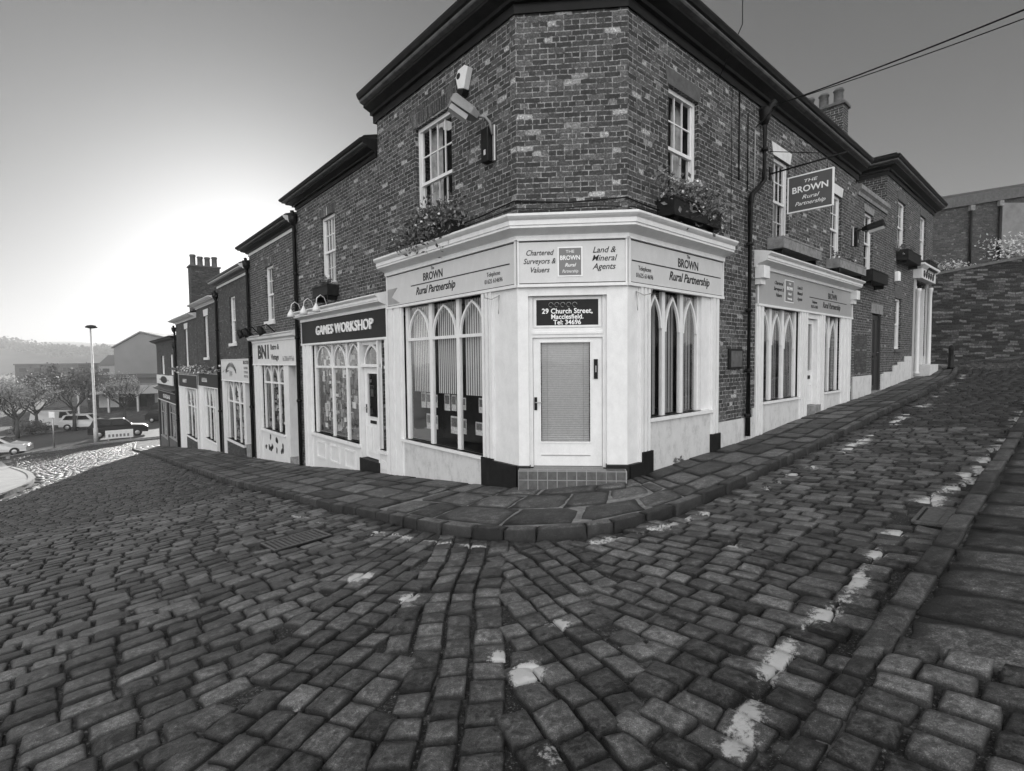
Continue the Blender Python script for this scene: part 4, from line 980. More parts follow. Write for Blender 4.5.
# down pipe with hopper
m = MB(); m.tube([FR.p(4.62, .30, 5.15), FR.p(4.62, .10, 4.98), FR.p(4.62, .09, 4.85), FR.p(4.62, .09, 3.62), FR.p(4.30, .09, 3.38), FR.p(4.02, .09, 3.2), FR.p(3.98, .09, 3.05), FR.p(3.98, .09, -1.58)], .05, 'black', 12)
m.lathe(FR.p(4.62, .09, 4.72), [(.05, 0), (.10, .10), (.12, .28), (.12, .33)], 'black', 12)
for z in (4.2, 2.2, .9, -.3, -1.2): a = 4.62 if z > 3.5 else 3.98; m.lathe(FR.p(a, .09, z), [(.05, 0), (.07, .01), (.07, .06), (.05, .07)], 'black', 12)
m.build('drain_pipe', cb)
m = MB(); m.tube([FR.p(3.62, .02, 5.08), FR.p(3.62, .02, 3.42)], .014, 'black', 6); m.tube([FR.p(4.0, .02, 4.8), FR.p(4.0, .02, 3.3)], .012, 'black', 6); m.tube([FR.p(3.3, .02, 5.08), FR.p(3.3, .02, 4.3), FR.p(3.3, .02, 2.4)], .006, 'black', 6)
m.tube([FR.p(4.30, .03, 4.55), FR.p(4.30, .03, 3.1)], .012, 'grey', 6); m.build('cable', cb)
# meter box
m = MB(); m.bbox(FR, 3.25, 3.82, .0, .05, -.22, .17, 'darkwood'); m.box(FR, 3.30, 3.77, .05, .058, -.18, .13, 'stonedark'); setp(m.build('meter_box', cb), None)
# chimney of the corner building
def chimney(par, F, a0, a1, o0, o1, z0, z1, pots, mat='brick2', pr=.11, ph=.5):
    b = MB(); b.box(F, a0, a1, o0, o1, z0, z1, mat); c = b.build('chimney', par)
    k = MB(); k.bbox(F, a0 - .06, a1 + .06, o0 - .06, o1 + .06, z1, z1 + .09, 'stonedark'); k.build('cap', c)
    for t in range(pots):
        o = o0 + (o1 - o0) * (t + .5) / pots; m = MB(); hh = ph * random.uniform(.92, 1.08)
        m.lathe(F.p((a0 + a1) / 2, o, z1 + .09), [(pr * 1.15, 0), (pr, .06), (pr * .92, hh * .8), (pr * 1.12, hh * .84), (pr * 1.12, hh * .93), (pr * .95, hh * .96), (pr * .95, hh)], 'terracotta', 12); m.build('chimney_pot', c)
chimney(cb, FR, 12.55, 13.05, -2.45, -.75, 4.6, 7.95, 4, pr=.14, ph=.5)

# ================================================================== RIGHT STREET: link block and end house
lk = empty('link_building', FR.p(12.9, -1, -1.3), 'low brick link with dark door between the corner building and end house', 'building')
w = MB(); wall(w, FR, 11.16, 14.58, -3, 4.85, [(12.1, 13.05, 2.62, 4.38), (13.15, 14.25, -3.2, 1.37)], 'brick2')
for (p, q) in ((FR.p(14.58, 0, 0), FR.p(14.58, -6, 0)), (FR.p(14.58, -6, 0), FR.p(11.16, -6, 0))): w.add([(p.x, p.y, -3), (q.x, q.y, -3), (q.x, q.y, 4.85), (p.x, p.y, 4.85)], [(0, 1, 2, 3)], 'brick2')
w.build('wall', lk)
m = MB(); m.profile(*straight(FR, 11.3, 14.58), [(0, 4.70), (.04, 4.70), (.05, 4.80), (.12, 4.86), (.12, 4.98), (0, 5.02), (-.3, 5.02)], 'stone'); m.build('parapet_band', lk)
m = MB(); m.add([FR.p(11.2, -.1, 5.0), FR.p(14.6, -.1, 5.0), FR.p(14.6, -6, 5.6), FR.p(11.2, -6, 5.6)], [(0, 1, 2, 3)], 'slate'); m.build('roof', lk)
sash(lk, FR, 12.1, 13.05, 2.62, 4.38, 2, 2, lintel='stone', lh=.2)
door(lk, FR, 13.2, 14.2, -1.12, 1.33, -.08, panels=[(13.3, 13.65, -.95, -.1), (13.75, 14.1, -.95, -.1), (13.3, 13.65, .1, 1.2), (13.75, 14.1, .1, 1.2)], mat='dark', handle=(14.1, .1), plate=(13.58, 13.82, -.05, .02), label='black panelled side door')
m = MB(); m.box(FR, 13.15, 13.2, -.1, -.01, -1.4, 1.33, 'cream'); m.box(FR, 14.2, 14.25, -.1, -.01, -1.4, 1.33, 'dark'); m.box(FR, 13.0, 14.4, -.06, .012, 1.37, 1.68, 'stone'); m.box(FR, 13.1, 14.3, -.1, .1, gl(FR), -1.13, 'stone'); m.build('door_surround', lk)
m = MB(); m.box(FR, 11.35, 12.6, -.05, -.01 + .02, -.5, .62, 'brick3'); m.build('blocked_opening', lk)
m = MB(); m.box(FR, 11.16, 13.1, -.03, .035, gl(FR), -.60, 'render'); m.box(FR, 14.3, 14.58, -.03, .035, gl(FR), -.60, 'render'); split_build(m, 'plinth', lk)

eh = empty('end_house', FR.p(18.5, -2, -1), 'dark brick end house with pillared doorcase and two planters under sashes', 'building')
w = MB(); A1 = 22.3
wall(w, FR, 14.6, A1, -3, 6.0, [(16.1, 17.25, 3.78, 5.52), (19.75, 20.85, 3.85, 5.62), (16.05, 16.95, .25, 2.06), (19.4, 20.9, -3.1, 2.95)], 'brick2')
for (p, q) in ((FR.p(14.6, 0, 0), FR.p(14.6, -7, 0)), (FR.p(14.6, -7, 0), FR.p(A1, -7, 0)), (FR.p(A1, -7, 0), FR.p(A1, 0, 0))): w.add([(p.x, p.y, -3), (q.x, q.y, -3), (q.x, q.y, 6.0), (p.x, p.y, 6.0)], [(0, 1, 2, 3)], 'brick2')
w.build('wall', eh)
c14, c22 = FR.p(14.6, 0, 0)[:2], FR.p(A1, 0, 0)[:2]
path = mitre_path([(FR.p(14.6, -2.5, 0)[:2], -uR, -uR), (c14, -uR, nR), (c22, nR, uR), (FR.p(A1, -2.5, 0)[:2], uR, uR)])
eaves(eh, path, 6.0, 6.5, proj=.42)
roof(eh, [FR.p(14.3, .3, 0)[:2], FR.p(A1 + .3, .3, 0)[:2], FR.p(A1 + .3, -7, 0)[:2], FR.p(14.3, -7, 0)[:2]], 6.58, 1.4)
sash(eh, FR, 16.1, 17.25, 3.78, 5.52, 3, 2, lh=.26); sash(eh, FR, 19.75, 20.85, 3.85, 5.62, 3, 2, lh=.26); sash(eh, FR, 16.05, 16.95, .25, 2.06, 2, 2, lh=.4, sill='stonedark', lintel='stonedark')
dc = MB()
for a in (18.85, 21.1):
    dc.lathe(FR.p(a + .12, .14, gz(*FR.p(a, .2, 0)[:2]) + .1), [(.11, 0), (.11, .1), (.08, .14), (.065, 2.95), (.08, 3.2), (.10, 3.25), (.10, 3.36)], 'sign', 14)
    dc.box(FR, a + .02, a + .22, .0, .06, gl(FR), 3.0, 'sign')
dc.box(FR, 18.75, 21.5, .0, .26, 3.0, 3.38, 'cream'); 
for i in range(5): a = 19.2 + i * .42; dc.tube([FR.p(a + .1 * math.cos(t), .27, 3.19 + .12 * math.sin(t)) for t in np.linspace(0, 6.3, 9)], .02, 'dark', 6)
dcase = dc.build('door_case', eh)
m = MB(); m.profile(*mitre_path([(FR.p(18.7, 0, 0)[:2], -uR, -uR), (FR.p(18.7, .26, 0)[:2], -uR, nR), (FR.p(21.55, .26, 0)[:2], nR, uR), (FR.p(21.55, 0, 0)[:2], uR, uR)]), [(0, 3.38), (.03, 3.40), (.12, 3.48), (.12, 3.55), (0, 3.60), (-.35, 3.72)], ['white', 'white', 'white', 'slate', 'slate']); m.build('canopy', dcase)
door(dcase, FR, 19.5, 20.8, -.35, 2.7, -.15, glass=(19.75, 20.2, .6, 2.5), mat='dark', name='front_door'); m = MB(); m.box(FR, 19.4, 19.5, -.16, 0, -.6, 2.75, 'white'); m.box(FR, 20.8, 20.9, -.16, 0, -.6, 2.75, 'white'); m.box(FR, 19.3, 21, -.2, .5, gl(FR), -.36, 'render'); m.build('door_frame', dcase)
m = MB()
for a0, a1, z in ((14.6, 15.9, -.55), (15.9, 16.6, -.34), (16.6, 17.6, -.22), (17.6, 18.7, -.02), (20.95, 22.3, -.02)): m.box(FR, a0, a1, -.03, .035, gl(FR), z, 'render')
split_build(m, 'plinth', eh)

# ================================================================== LEFT TERRACE
def terrace(name, label, a0, a1, zt, ztip, holes, brk='brick2', ez=('gutter', 'gutterlight'), opening=None, gend=-7.5, frieze=None):
    e = empty(name, FL.p((a0 + a1) / 2, -1, float(gz(*FL.p((a0 + a1) / 2, 0, 0)[:2]))), label, 'building')
    w = MB(); hs = list(holes) + ([opening] if opening else [])
    wall(w, FL, a0, a1, gend, zt, hs, brk)
    for (p, q) in ((FL.p(a0, 0, 0), FL.p(a0, -7, 0)), (FL.p(a0, -7, 0), FL.p(a1, -7, 0)), (FL.p(a1, -7, 0), FL.p(a1, 0, 0))): w.add([(p.x, p.y, gend), (q.x, q.y, gend), (q.x, q.y, zt + .2), (p.x, p.y, zt + .2)], [(0, 1, 2, 3)], brk)
    w.build('wall', e)
    P = mitre_path([(FL.p(a0 + .01, 0, 0)[:2], nL, nL), (FL.p(a1 + .0, 0, 0)[:2], nL, uL), (FL.p(a1, -.5, 0)[:2], uL, uL)])
    eaves(e, P, zt, ztip, mats=ez, proj=.38, frieze=frieze)
    b = MB(); z = ztip + .06; b.add([FL.p(a0, .3, z), FL.p(a1 + .3, .3, z), FL.p(a1 + .3, -3.5, z + 1.2), FL.p(a0, -3.5, z + 1.2), FL.p(a1 + .3, -7.2, z), FL.p(a0, -7.2, z)], [(0, 1, 2, 3), (3, 2, 4, 5)], 'slate'); b.build('roof', e)
    return e
def clutter(par, F, a0, a1, z0, z1, rd, seed, dens=1.0, name='window_display'):
    """goods and cards packed behind the glass"""
    r_ = random.Random(seed); b = MB(); n_ = int((a1 - a0) * (z1 - z0) * 22 * dens)
    for i in range(n_):
        a = r_.uniform(a0, a1 - .1); z = r_.uniform(z0, z1 - .1); ww = r_.uniform(.05, .22); hh = r_.uniform(.05, .26); o = rd - r_.uniform(.08, .32)
        b.box(F, a, min(a + ww, a1), o - .02, o, z, min(z + hh, z1), r_.choice(['paper', 'paperdark', 'paperdark', 'signdark', 'grey', 'inkwhite', 'leaf']))
    b.box(F, a0, a1, rd - .62, rd - .6, z0, z1, 'interior'); b.box(F, a0, a1, rd - .6, rd - .06, z0, z0 + .03, 'darkwood')
    return b.build(name, par)
def front_room(par, F, a0, a1, z0, z1):
    m = MB(); m.box(F, a0, a1, -1.2, -1.15, z0, z1, 'interior'); m.box(F, a0, a0 + .03, -1.15, -.15, z0, z1, 'interior'); m.box(F, a1 - .03, a1, -1.15, -.15, z0, z1, 'interior'); m.build('dark_room', par)
# --- workshop house
h2 = terrace('workshop_house', 'brick house with dark sign board over a white arched shopfront', 4.52, 9.66, 4.38, 4.70, [(6.90, 7.86, 2.0, 3.76)], opening=(4.52, 9.5, -7.6, 1.2), brk='brick')
sash(h2, FL, 6.90, 7.86, 2.0, 3.76, 4, 2, lintel='brickhead', lh=.25)
s = MB(); pilaster(s, FL, 8.75, 9.45, gl(FL), .48, strips=2); s.box(FL, 4.18, 4.30, -.05, .05, gl(FL), .48, 'white'); s.box(FL, 5.60, 5.70, -.2, .03, gl(FL), .48, 'white'); s.box(FL, 4.66, 4.72, -.2, .03, gl(FL), .48, 'white')
s.box(FL, 4.30, 4.66, -.05, .03, gl(FL), -2.02, 'cream'); s.box(FL, 4.26, 4.70, -.08, .09, -2.02, -1.95, 'white'); s.box(FL, 4.66, 5.70, -.1, .0, -.13, -.06, 'white')
s.box(FL, 5.70, 8.75, -.05, .02, gl(FL), -2.03, 'cream'); s.box(FL, 5.62, 8.85, -.1, .09, -2.03, -1.96, 'white')
for a in (5.95, 6.92, 7.85):
    for p0, p1, q0, q1 in ((a, a + .62, -2.62, -2.58), (a, a + .62, -2.2, -2.16), (a, a + .04, -2.58, -2.2), (a + .58, a + .62, -2.58, -2.2)): s.box(FL, p0, p1, .02, .045, q0, q1, 'white')
s.box(FL, 4.66, 5.66, -.3, .06, gl(FL), -2.26, 'darkwood'); s.prism(FL, [(4.36, -2.36), (4.6, -2.36), (4.6, -2.16), (4.36, -2.2)], .03, .045, 'white')
s.box(FL, 4.18, 9.45, -.05, .03, .46, .50, 'white')
wf = s.build('shopfront', h2, 'white shopfront with pointed arches, door on its right')
shop_window(wf, FL, [(5.74, 6.50), (6.60, 7.42), (7.52, 8.62)], -1.96, -.13, .44, .47, (5.70, 8.75), rd=-.08)
shop_window(wf, FL, [(4.34, 4.63)], -1.95, -.13, .42, .47, (4.30, 4.66), rd=-.06)
m = MB(); m.box(FL, 4.72, 5.60, -.1, -.05, .38, .47, 'white'); m.arch(FL, 4.76, 5.56, -.08, .40, .05, -.1, -.06, 'white'); m.add([FL.p(4.72, -.09, -.1), FL.p(5.6, -.09, -.1), FL.p(5.6, -.09, .46), FL.p(4.72, -.09, .46)], [(0, 1, 2, 3)], 'glass'); m.build('fanlight', wf)
door(wf, FL, 4.73, 5.59, -2.24, -.14, -.08, glass=(4.86, 5.42, -1.28, -.28), panels=[(4.84, 5.12, -2.12, -1.5), (5.2, 5.48, -2.12, -1.5)], handle=(5.5, -1.1), plate=(5.0, 5.3, -1.43, -1.36), name='shop_door')
clutter(wf, FL, 5.74, 8.7, -1.9, .44, -.1, 5, 4.5); clutter(wf, FL, 4.32, 4.66, -1.9, -.2, -.08, 6, 5)
front_room(wf, FL, 4.3, 9.0, -2.6, 1.0)
ff = fascia(wf, FL, 4.18, 9.45, .52, 1.13, 'signdark', line=False)
text(FL, 6.55, .03, .83, 'GAMES WORKSHOP', .34, 'inkwhite', ff, bold=.004, sx=1.12, depth=.03)
cornice(wf, straight(FL, 4.18, 9.5), 1.15, 1.42, proj=.30)
# --- third house
h3 = terrace('terrace_house', 'brick terrace house with cream retro shopfront, right of the dark pipe', 9.70, 14.84, 3.85, 4.2, [(12.05, 12.94, 1.38, 3.2)], ez=('gutter', 'gutterlight'), opening=(9.8, 14.7, -7.6, .6), frieze='cream')
h3['label'] = 'brick terrace house whose cream shopfront has two plain fascia words and graphic panels below'
sash(h3, FL, 12.05, 12.94, 1.38, 3.2, 3, 2, lintel='brickhead', sill='lintelwhite')
s = MB(); pilaster(s, FL, 13.68, 14.6, gl(FL), -.1, strips=2, mat='cream'); s.box(FL, 9.80, 10.0, -.05, .04, gl(FL), -.1, 'cream'); s.box(FL, 10.75, 11.25, -.3, .02, gl(FL), -.1, 'cream'); s.box(FL, 10.0, 10.75, -.45, -.4, gl(FL), -.1, 'grey')
s.box(FL, 11.25, 13.68, -.05, .02, gl(FL), -2.37, 'cream'); s.box(FL, 11.2, 13.75, -.1, .09, -2.37, -2.30, 'white'); s.box(FL, 10.0, 10.75, -.4, .05, gl(FL), -2.95, 'stone')
r3 = random.Random(4)
for k in range(2):
    c0 = 11.4 + k * 1.15
    for i in range(6):
        a = c0 + .1 + r3.random() * .75; z = -2.95 + r3.random() * .42; s.prism(FL, [(a + r3.uniform(.05, .13) * math.cos(t), z + r3.uniform(.06, .13) * math.sin(t)) for t in np.linspace(0, 5.6, 7)], .02, .024, 'ink')
sf3 = s.build('shopfront', h3)
shop_window(sf3, FL, [(11.30, 11.98), (12.08, 12.78), (12.88, 13.60)], -2.30, -.68, -.14, -.1, (11.25, 13.68), rd=-.08); clutter(sf3, FL, 11.3, 13.6, -2.25, -.12, -.1, 9, 1.8)
door(sf3, FL, 10.03, 10.72, -2.94, -.6, -.36, glass=(10.2, 10.55, -2.2, -.8), mat='cream', handle=(10.62, -1.9), name='shop_door'); front_room(sf3, FL, 11.2, 13.7, -2.9, 0)
f3 = fascia(sf3, FL, 9.80, 14.6, -.05, .70, 'sign', line=False)
text(FL, 13.3, .03, .34, 'BN1', .62, 'ink', f3, bold=.03, sx=1.25); text(FL, 12.05, .03, .50, 'Retro &', .25, 'ink', f3, bold=.006, sx=1.1); text(FL, 12.05, .03, .17, 'Vintage', .25, 'ink', f3, bold=.006, sx=1.1); scrawl(FL, 10.7, .03, .12, 1.1, .15, 'grey2', f3, 8)
cornice(sf3, straight(FL, 9.75, 14.7), .72, .93, proj=.25)
# --- fourth
h4 = terrace('terrace_house', 'rendered-look dark brick terrace house with an arched word on its cream sign', 14.88, 20.1, 3.27, 3.6, [(17.1, 18.05, .80, 2.70)], brk='brick3', ez=('gutterlight', 'cream'), opening=(14.95, 19.7, -7.6, .0), frieze='cream')
h4['label'] = 'smooth dark brick terrace house with an arch of letters on its cream sign'
sash(h4, FL, 17.1, 18.05, .80, 2.70, 3, 2, lintel=None, sill='lintelwhite')
s = MB(); s.box(FL, 19.2, 19.65, -.05, .05, gl(FL), -.78, 'cream'); s.box(FL, 14.95, 15.1, -.05, .05, gl(FL), -.78, 'cream'); s.box(FL, 15.9, 16.25, -.4, .03, -3.2, -.78, 'cream'); s.box(FL, 15.1, 15.9, -.5, -.45, -3.2, -.78, 'grey')
s.box(FL, 16.25, 19.2, -.05, .01, gl(FL), -3.32, 'brick3'); s.box(FL, 16.2, 19.25, -.1, .09, -3.32, -3.24, 'cream'); s.box(FL, 15.1, 16.0, -.45, .03, gl(FL), -3.15, 'stone'); sf4 = s.build('shopfront', h4)
shop_window(sf4, FL, [(16.30, 17.15), (17.27, 18.15), (18.27, 19.12)], -3.24, -1.62, -.82, -.78, (16.25, 19.2), rd=-.08); clutter(sf4, FL, 16.3, 19.1, -3.2, -.8, -.1, 12, 1.0); front_room(sf4, FL, 16.2, 19.2, -3.4, -.3)
f4 = fascia(sf4, FL, 14.95, 19.68, -.72, .13, 'sign', line=False)
m = MB()
for i in range(10):
    t = R(150 - i * 13.3); c = 18.05 - math.cos(t) * .95; z = -.60 + math.sin(t) * .52
    for k, l in ((0, .11), (1, .07)):
        dx, dz = math.sin(t - math.pi / 2), math.cos(t - math.pi / 2); q = c + k * .08; m.prism(FL, [(q - .025, z - l), (q + .025, z - l), (q + .03, z + l), (q - .02, z + l)], .03, .036, 'ink')
m.build('lettering', f4)
scrawl(FL, 18.05, .03, -.46, .5, .2, 'ink', f4, 2); text(FL, 15.7, .03, -.0, 'SELECTED', .17, 'ink', f4, bold=.006)
for zz, k in ((-.2, 4), (-.36, 5), (-.52, 6)): scrawl(FL, 15.7, .03, zz, .6, .1, 'grey2', f4, k)
# --- fifth / sixth
h5 = terrace('terrace_house', 'narrow terrace house with a dark sign and white flower trail, nearer of two', 20.14, 25.15, 2.75, 2.97, [(22.4, 23.3, .28, 2.28)], brk='brick3', ez=('cream', 'cream'), opening=(20.2, 25.1, -7.6, -.6), frieze='cream')
sash(h5, FL, 22.4, 23.3, .28, 2.28, 2, 2, lintel='lintelwhite', lh=.32, sill='lintelwhite')
def small_front(h, a0, a1, zf0, zf1, zsill, word, seed, lights, dark=True, ris='white'):
    s = MB(); s.box(FL, a0, a0 + .35, -.05, .05, gl(FL), zf0, 'white'); s.box(FL, a1 - .35, a1, -.05, .05, gl(FL), zf0, 'white'); e0, e1 = lights[0][0] - .06, lights[-1][1] + .06
    s.box(FL, a0 + .35, e0, -.4, -.35, gl(FL), zf0, 'grey'); s.box(FL, e0 - .15, e0, -.35, .02, gl(FL), zf0, 'white'); s.box(FL, e1, a1 - .35, -.1, .02, gl(FL), zf0, 'white')
    s.box(FL, e0, e1, -.05, .02, gl(FL), zsill - .08, ris); s.box(FL, e0 - .05, e1 + .05, -.1, .08, zsill - .08, zsill, 'white'); o = s.build('shopfront', h)
    shop_window(o, FL, lights, zsill, zsill + (zf0 - zsill) * .62, zf0 - .06, zf0 - .02, (e0, e1), rd=-.08); clutter(o, FL, e0, e1, zsill, zf0 - .05, -.1, seed, .8); front_room(o, FL, e0, e1, zsill - .3, zf0)
    f = fascia(o, FL, a0, a1, zf0, zf1, 'signdark' if dark else 'sign', line=False); scrawl(FL, (a0 + a1) / 2 + .9, .03, (zf0 + zf1) / 2, 1.3, .2, 'inkwhite' if dark else 'ink', f, seed); cornice(o, straight(FL, a0, a1), zf1 + .02, zf1 + .17, proj=.2, mat='grey'); return o
small_front(h5, 20.3, 25.1, -1.14, -.52, -3.72, 'Cafe', 21, [(21.5, 22.2), (22.3, 23.0), (23.1, 23.8)])
h6 = terrace('terrace_house', 'terrace house with chimney stack of four pots, white lintels over dark sign', 25.19, 31.75, 2.36, 2.58, [(27.9, 28.8, -.22, 1.93)], brk='brick3', ez=('cream', 'cream'), opening=(25.3, 31.4, -7.6, -.7), frieze='cream')
sash(h6, FL, 27.9, 28.8, -.22, 1.93, 2, 2, lintel='lintelwhite', lh=.32, sill='lintelwhite')
small_front(h6, 25.4, 31.2, -1.34, -.66, -4.1, 'Deli', 22, [(26.1, 27.0), (27.1, 28.0), (28.1, 29.2)], ris='brick3')
chimney(h6, FL, 29.2, 30.1, -2.0, -.5, 1.8, 5.62, 4, mat='brick3', pr=.15, ph=.62)
# --- seventh, the end of the row
h7 = terrace('pub_house', 'low dark end house with an oval emblem board above dark shop windows', 31.8, 41.0, 1.38, 1.68, [(33.4, 34.6, -.75, .58), (37.2, 38.6, -.75, .55)], brk='brick3', ez=('gutter', 'gutterlight'), opening=(32.1, 40.8, -7.9, -1.85), gend=-8)
sash(h7, FL, 33.4, 34.6, -.75, .58, 2, 2, lintel=None); sash(h7, FL, 37.2, 38.6, -.75, .55, 2, 2, lintel=None)
s = MB()
for a in (32.1, 36.2, 40.4): s.box(FL, a, a + .4, -.05, .06, gl(FL), -2.6, 'dark')
s.box(FL, 32.5, 36.2, -.05, .02, gl(FL), -5.0, 'stonedark'); s.box(FL, 36.6, 40.4, -.05, .02, gl(FL), -5.3, 'stonedark'); o7 = s.build('shopfront', h7)
shop_window(o7, FL, [(32.9, 33.9), (34.0, 35.0), (35.1, 36.1)], -4.95, -3.3, -2.65, -2.6, (32.5, 36.2), rd=-.08, mat='grey', blind=(-4.9, -2.6, .3)); shop_window(o7, FL, [(36.9, 37.9), (38.0, 39.0), (39.1, 40.2)], -5.25, -3.5, -2.65, -2.6, (36.6, 40.4), rd=-.08, mat='grey', blind=(-5.2, -2.6, .3))
f7 = fascia(o7, FL, 32.1, 40.8, -2.56, -1.95, 'signdark', line=False); scrawl(FL, 36.6, .03, -2.26, 3.2, .26, 'inkwhite', f7, 12); cornice(o7, straight(FL, 32.0, 41), -1.93, -1.70, proj=.35, mat='dark')
m = MB(); m.box(FL, 33.1, 40.4, .05, .12, -1.42, -.80, 'cream'); m.prism(FL, [(36.8 + 1.5 * math.cos(t), -1.1 + .24 * math.sin(t)) for t in np.linspace(0, 2 * math.pi, 18)[:-1]], .12, .135, 'signdark'); m.box(FL, 34.6, 39.0, .12, .128, -1.16, -1.06, 'grey')
for a in (34, 39.5): m.box(FL, a, a + .1, .0, .05, -1.3, -.9, 'black')
m.build('emblem_board', h7)
# drain pipes between the houses, one each
for (h, a, zt, zb) in ((h2, 9.68, 4.35, None), (h3, 14.86, 3.8, None), (h4, 20.12, 3.2, None), (h6, 31.78, 2.3, None), (h7, 32.0, 1.3, None)):
    m = MB(); zb = float(gz(*FL.p(a, 0, 0)[:2])) + .02; m.tube([FL.p(a - .05, .14, zt + .0), FL.p(a, .10, zt - .15), FL.p(a, .08, zt - .3), FL.p(a, .08, zb)], .055, 'black', 10); m.lathe(FL.p(a, .1, zt - .42), [(.05, 0), (.12, .12), (.14, .32)], 'black', 10)
    for k in range(1, 4): m.lathe(FL.p(a, .08, zb + (zt - zb) * k / 4), [(.055, 0), (.075, .01), (.075, .08), (.055, .09)], 'black', 10)
    m.build('drain_pipe', h)
# flower trail above the two dark signs
ob = empty('flower_garland', FL.p(25.5, .3, -.4), 'trail of small white flowers along the top of the two dark signs', 'garland')
foliage(FL.p(25.3, .25, -.33), (4.6, .14, .13), 900, .09, 'leaf', ob, seed=31, flowers=420, clumps=40, F=FL)
# ================================================================== THINGS ON THE WALLS
def planter(F, a0, a1, o1, z0, z1, mat, label, seed, n=500, hang=.2, ext=None, flowers=60, size=.05, group='planters on the window sills', plants=True, lm='leaf', shift=(0, 0, 0)):
    e = empty('planter', F.p((a0 + a1) / 2, .08, z0), label, 'planter', group); b = MB(); t = .025
    b.box(F, a0, a1, .012, .012 + t, z0, z1, mat); b.box(F, a0, a1, o1 - t, o1, z0, z1, mat); b.box(F, a0, a0 + t, .012 + t, o1 - t, z0, z1, mat); b.box(F, a1 - t, a1, .012 + t, o1 - t, z0, z1, mat)
    b.box(F, a0 + t, a1 - t, .012 + t, o1 - t, z0, z0 + .02, mat); b.box(F, a0 - .012, a1 + .012, o1 - .01, o1 + .012, z1 - .035, z1 - .005, mat)
    b.build('box', e)
    m = MB(); m.box(F, a0 + t, a1 - t, .012 + t, o1 - t, z1 - .06, z1 - .04, 'bark'); m.build('soil', e)
    m = MB()
    for a in (a0 + .15, a1 - .15): m.prism(F, [(a - .015, z0 - .12), (a + .015, z0 - .12), (a + .015, z0 - .002), (a - .015, z0 - .002)], .01, o1 * .8, 'black')
    split_build(m, 'bracket', e)
    if plants:
        c = F.p((a0 + a1) / 2 + shift[0], o1 * .55 + shift[1], z1 + .10 + shift[2]); ex = ext or ((a1 - a0) * .62, .2, .2)
        foliage(c, ex, n, size, lm, e, seed=seed, flowers=flowers, hang=hang, F=F)
    return e
planter(FL, 1.35, 2.35, .30, 2.10, 2.36, 'darkwood', 'dark timber planter with trailing bush below the tall left window', 41, n=3200, hang=.30, ext=(1.0, .24, .33), flowers=260, size=.045, shift=(.40, .02, .06))
planter(FL, 6.75, 7.75, .30, 1.66, 1.92, 'darkwood', 'small dark planter with grey leaves under the workshop window', 42, n=260, hang=.1, flowers=40, ext=(.55, .18, .13))
planter(FR, .78, 2.30, .32, 2.22, 2.50, 'darkwood', 'long dark timber planter with pale flowers near the canted corner', 43, n=2400, hang=.22, ext=(.95, .22, .27), flowers=260, size=.045, shift=(.15, .05, .02))
planter(FR, 5.0, 7.3, .34, 2.28, 2.52, 'stone', 'pale stone trough without flowers behind the hanging sign', 44, plants=False, group=None)
planter(FR, 8.7, 11.0, .34, 2.28, 2.52, 'stone', 'pale stone trough with low dark plants right of the hanging sign', 45, n=420, hang=.05, ext=(1.3, .15, .16), flowers=20, group=None)
planter(FR, 11.7, 13.4, .34, 2.22, 2.56, 'darkwood', 'empty black planter above the black side door', 46, plants=False)
planter(FR, 16.0, 18.0, .36, 3.35, 3.72, 'darkwood', 'dark planter with sparse plants under the first sash of the end house', 47, n=260, hang=.1, flowers=10)
planter(FR, 19.6, 21.2, .36, 3.40, 3.76, 'darkwood', 'dark planter with sparse plants above the pillared doorcase', 48, n=260, hang=.1, flowers=10)
M['signgrey'] = plain('sign_mid_grey', .075, .5, .1, 5)
